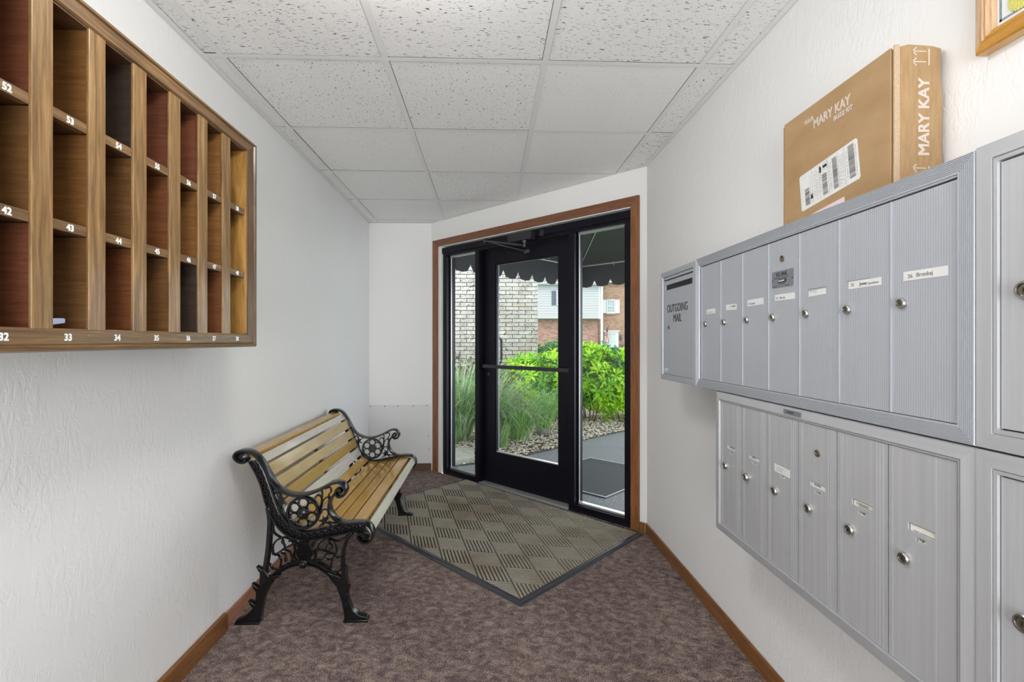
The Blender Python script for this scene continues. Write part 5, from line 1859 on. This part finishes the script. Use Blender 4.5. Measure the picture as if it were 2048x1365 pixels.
shrub('yew_bush', 'dark green evergreen behind the mullion between the two other evergreens', [((2.5, 13.0, 0.36), (0.8, 0.7, 0.72))], YEW, (0.7, 0.3), (0.08, 0.035), 6, 1100, 'dark evergreens')

def grass(name, lab, x, y, n, h, spread, mats, probs, group, w=0.006, lean=1.0):
    vs, fs, mi = [], [], []
    for _ in range(n):
        a = rng.uniform(0, 2*PI)
        r0 = rng.uniform(0, 0.10)
        bx_, by_ = x+r0*math.cos(a), y+r0*math.sin(a)
        hh = h*rng.uniform(0.55, 1.25)
        aw = a+rng.normal()*0.6
        dx, dy = math.cos(aw), math.sin(aw)
        px, py = -dy, dx
        mt = rng.choice(len(mats), p=probs)
        segs = 9
        o = len(vs)
        e0 = rng.uniform(1.05, 1.5)
        bend = rng.uniform(0.5, 2.4)*spread/0.4*lean
        q_, z_ = 0.0, 0.0
        for i in range(segs+1):
            t = i/segs
            ww = w*(1-t**2.2)*0.5+0.0004
            vs += [(bx_+dx*q_-px*ww, by_+dy*q_-py*ww, max(z_, 0.004)), (bx_+dx*q_+px*ww, by_+dy*q_+py*ww, max(z_, 0.004)) ]
            el = e0-bend*t**1.5
            q_ += math.cos(el)*hh/segs
            z_ += math.sin(el)*hh/segs
        for i in range(segs):
            fs.append((o+2*i, o+2*i+1, o+2*i+3, o+2*i+2))
        mi += [mt]*segs
    ob = raw(name, vs, fs, mats, mi, kind='stuff')
    return tag(ob, lab, 'grass', group)
GM = ['grass_blade', 'grass_fresh', 'grass_pale']
grass('grass_clump', 'tall arching ornamental grass filling the left glass pane', -0.34, 5.62, 700, 1.05, 0.42, GM, (0.5, 0.24, 0.26), 'ornamental grass clumps outside', 0.013)
grass('grass_clump', 'tall arching ornamental grass at the left edge of the door glass', 0.02, 5.75, 650, 1.0, 0.46, GM, (0.45, 0.2, 0.35), 'ornamental grass clumps outside', 0.013)
grass('grass_clump', 'short fresh green grass clump in front of the tall grass', 0.37, 5.66, 300, 0.58, 0.42, GM, (0.25, 0.62, 0.13), 'ornamental grass clumps outside', 0.013)
grass('grass_clump', 'upright green grass clump beside the dark rock under the lime shrub', 0.72, 6.30, 260, 0.60, 0.32, GM, (0.30, 0.62, 0.08), 'ornamental grass clumps outside', 0.013, 0.7)
grass('grass_clump', 'small tufted grass between the tall clump and the gravel', 0.12, 5.28, 150, 0.36, 0.4, GM, (0.5, 0.3, 0.2), 'ornamental grass clumps outside', 0.006)
grass('grass_clump', 'tall grass close to the concrete slab in the left pane', -0.62, 5.5, 450, 0.95, 0.4, GM, (0.5, 0.24, 0.26), 'ornamental grass clumps outside', 0.013)
# rocks
def rock(x, y, s, lab):
    m = MB()
    vs = []
    for i in range(5):
        for j in range(9):
            a = 2*PI*j/9
            r = [1, 0.95, 0.75, 0.4, 0.03][i]*s*rng.uniform(0.8, 1.15)
            vs.append((x+r*math.cos(a)*1.3, y+r*math.sin(a), [0, 0.25, 0.55, 0.75, 0.8][i]*s*1.1))
    m.add(vs, [(i*9+j, i*9+(j+1) % 9, (i+1)*9+(j+1) % 9, (i+1)*9+j) for i in range(4) for j in range(9)])
    return tag(m.build('rock', 'rock_dark', None), lab, 'rock', 'rocks in the planting bed')
rock(0.70, 5.98, 0.095, 'dark angular rock on the gravel beside the grass clumps')
rock(2.75, 7.05, 0.08, 'dark rock under the lime-green shrub')
# garden stake
m = MB(); m.tube([(1.86, 6.42, 0), (1.87, 6.42, 0.24)], 0.006, 6); m.lathe([(0.02, 0), (0.02, 0.03), (0.004, 0.045)], (1.87, 6.42, 0.235), (0, 0, 1), 10)
tag(m.build('garden_stake', 'rod_grey', None), 'thin grey metal stake at the foot of the lime-green shrub', 'stake')

# ------------------------------------------------------------------ far houses
YH = 42.0
h1 = thing('townhouse', 'white-sided townhouse with red brick ground floor and navy shutter', 'house', (5.0, YH, -0.5))
m = MB(); m.box(-3.0, 9.86, YH+0.6, YH+8, -0.6, 3.14); m.build('brick_wall', 'brick_red_far', h1)
m = MB(); m.box(-3.0, 9.90, YH, YH+8, 3.14, 6.15); m.build('upper_wall', 'siding_white', h1)
for k in range(20):
    z = 3.16+k*0.15
    m = MB()
    m.prism([(YH-0.001, z), (YH-0.055, z), (YH-0.006, z+0.149), (YH-0.001, z+0.149)], -3.0, 9.88, 'x')
    m.build('clapboard', 'siding_white', h1)
m = MB(); m.box(9.78, 9.93, YH-0.05, YH+0.1, 3.12, 6.15); m.build('corner_board', 'trim_white', h1)
m = MB(); m.box(-3.0, 10.2, YH-0.40, YH, 6.12, 6.32); m.build('eave', 'trim_white', h1)
m = MB(); m.box(-3.0, 10.2, YH-0.52, YH-0.40, 6.22, 6.36); m.build('gutter', 'trim_white', h1)
m = MB(); m.prism([(YH-0.55, 6.36), (YH+8, 6.36), (YH+4, 8.6)], -3.0, 10.2, 'x'); m.build('roof', 'roof_shingle', h1)
m = MB(); m.box(9.95, 10.14, YH-0.12, YH, -0.5, 6.15); m.build('downspout', 'trim_white', h1)
def far_window(x0, x1, z0, z1, y, par, shut=None, cols=3):
    m = MB()
    for a in ((x0, x1, z1-0.09, z1), (x0, x1, z0, z0+0.1), (x0, x0+0.09, z0+0.1, z1-0.09), (x1-0.09, x1, z0+0.1, z1-0.09), (x0+0.09, x1-0.09, (z0+z1)/2-0.03, (z0+z1)/2+0.03)):
        m.box(a[0], a[1], y-0.08, y, a[2], a[3])
    w = m.build('window', 'trim_white', par)
    m = MB(); m.box(x0+0.09, x1-0.09, y-0.03, y-0.005, z0+0.1, z1-0.09); m.build('pane', 'far_glass', w)
    m = MB()
    for c in range(1, cols):
        xx = x0+0.09+(x1-x0-0.18)*c/cols
        m.box(xx-0.012, xx+0.012, y-0.045, y-0.03, z0+0.1, z1-0.09)
    for zf in (0.25, 0.75):
        zz = z0+0.1+(z1-z0-0.19)*zf
        m.box(x0+0.09, x1-0.09, y-0.045, y-0.03, zz-0.012, zz+0.012)
    m.build('muntin', 'trim_white', w)
    if shut:
        for (a, b) in ((x0-0.42, x0-0.03), (x1+0.03, x1+0.42)):
            m = MB(); m.box(a, b, y-0.05, y, z0+0.02, z1-0.02)
            m.build('shutter', shut, par)
far_window(6.01, 7.0, 4.30, 5.62, YH-0.03, h1, 'shutter_navy')
h2 = thing('townhouse', 'tan brick townhouse with white shutters and white front door', 'house', (11.5, YH+0.8, -0.5))
Y2 = YH+0.9
m = MB(); m.box(9.95, 20, Y2, Y2+8, -0.6, 6.5); m.build('brick_wall', 'brick_tan_far', h2)
m = MB(); m.box(9.95, 20, Y2-0.3, Y2, 6.45, 6.62); m.build('eave', 'trim_white', h2)
m = MB(); m.prism([(Y2-0.35, 6.62), (Y2+8, 6.62), (Y2+4, 8.8)], 10.2, 20, 'x'); m.build('roof', 'roof_shingle', h2)
far_window(10.70, 11.48, 3.66, 4.92, Y2, h2, 'trim_white', 3)
m = MB(); m.box(10.64, 11.54, Y2-0.1, Y2, 3.54, 3.66); m.build('window_sill', 'brick_tan_far', h2)
# door with surround
dx0, dx1, dz0, dz1 = 10.52, 11.78, -0.38, 2.05
m = MB()
m.box(dx0, dx0+0.26, Y2-0.12, Y2, dz0, dz1-0.25); m.box(dx1-0.26, dx1, Y2-0.12, Y2, dz0, dz1-0.25)
m.box(dx0, dx1, Y2-0.12, Y2, dz1-0.25, dz1-0.05)
m.box(dx0-0.10, dx1+0.10, Y2-0.20, Y2, dz1-0.05, dz1+0.05)
ds_ = m.build('door_surround', 'trim_white', h2)
m = MB(); m.box(dx0+0.26, dx1-0.26, Y2-0.06, Y2-0.01, dz0, dz1-0.25); fd = m.build('front_door', 'trim_white', h2)
m = MB(); m.box(dx0+0.36, dx1-0.36, Y2-0.075, Y2-0.055, dz0+0.12, dz1-0.34); m.build('storm_glass', 'storm_door', fd)
m = MB(); m.box(dx1-0.31, dx1-0.28, Y2-0.14, Y2-0.06, 0.62, 0.80); m.box(dx1-0.40, dx1-0.37, Y2-0.14, Y2-0.07, 0.55, 0.60); m.build('door_handle', 'rail_iron', fd)
m = MB(); m.box(11.93, 12.08, Y2-0.22, Y2-0.02, 1.20, 1.62); m.box(11.97, 12.04, Y2-0.15, Y2, 1.62, 1.70); m.build('wall_lantern', 'rail_iron', h2)
m = MB(); m.box(11.92, 12.28, Y2-0.14, Y2, 0.66, 0.86); m.build('letter_box', 'rail_iron', h2)
m = MB(); m.box(10.2, 13.2, Y2-1.6, Y2, -0.6, -0.40); m.box(11.0, 13.2, Y2-2.2, Y2-1.6, -0.7, -0.52); m.box(11.4, 13.2, Y2-2.8, Y2-2.2, -0.8, -0.66); m.build('front_step', 'concrete', h2)
m = MB()
m.tube([(10.25, Y2-1.5, 0.45), (11.0, Y2-1.5, 0.45), (11.55, Y2-2.7, -0.1)], 0.022, 6)
for x, y, z in ((10.25, -1.5, 0.45), (10.62, -1.5, 0.45), (11.0, -1.5, 0.45), (11.28, -2.1, 0.18), (11.55, -2.7, -0.1)):
    m.tube([(x, Y2+y, z), (x, Y2+y, -0.55)], 0.014, 5)
m.build('handrail', 'rail_iron', h2)
# flag on a short slanted pole
fl = thing('flag', 'small american flag on a slanted pole beside the white front door', 'flag', (10.55, Y2-0.02, 1.70))
m = MB(); m.tube([(10.50, Y2-0.02, 1.55), (10.66, Y2-1.0, 2.78)], 0.02, 6); m.build('pole', 'canopy_rod', fl)
vs, fs, uv = [], [], []
NU, NV = 24, 14
top = Vector((10.65, Y2-0.95, 2.72)); bot = Vector((10.52, Y2-0.12, 1.66))
for i in range(NU+1):
    for j in range(NV+1):
        u, v = i/NU, j/NV
        # hoist runs along the pole; the fly hangs straight down in soft folds
        h = top.lerp(bot, 1-v)
        q = Vector((h.x, h.y, h.z))
        fold = 0.11*math.sin(v*9+u*2.0)*(0.25+u)
        squeeze = 1-0.55*u
        cxm_ = 10.585
        q.x = cxm_+(q.x-cxm_)*squeeze+fold+0.10*u
        q.y = (Y2-0.5)+(q.y-(Y2-0.5))*squeeze*0.8
        q.z = h.z*(1-u)+(top.z-0.9+v*0.15)*u - 0.95*u*u*0.9-0.05*u
        vs.append(tuple(q)); uv.append((u, v))
for i in range(NU):
    for j in range(NV):
        a = i*(NV+1)+j
        fs.append((a, a+1, a+NV+2, a+NV+1))
fo = raw('flag_cloth', vs, fs, ['flag_cloth'], None, fl, smooth=True)
ul = fo.data.uv_layers.new(name='UVMap')
for lp in fo.data.loops:
    ul.data[lp.index].uv = uv[lp.vertex_index]
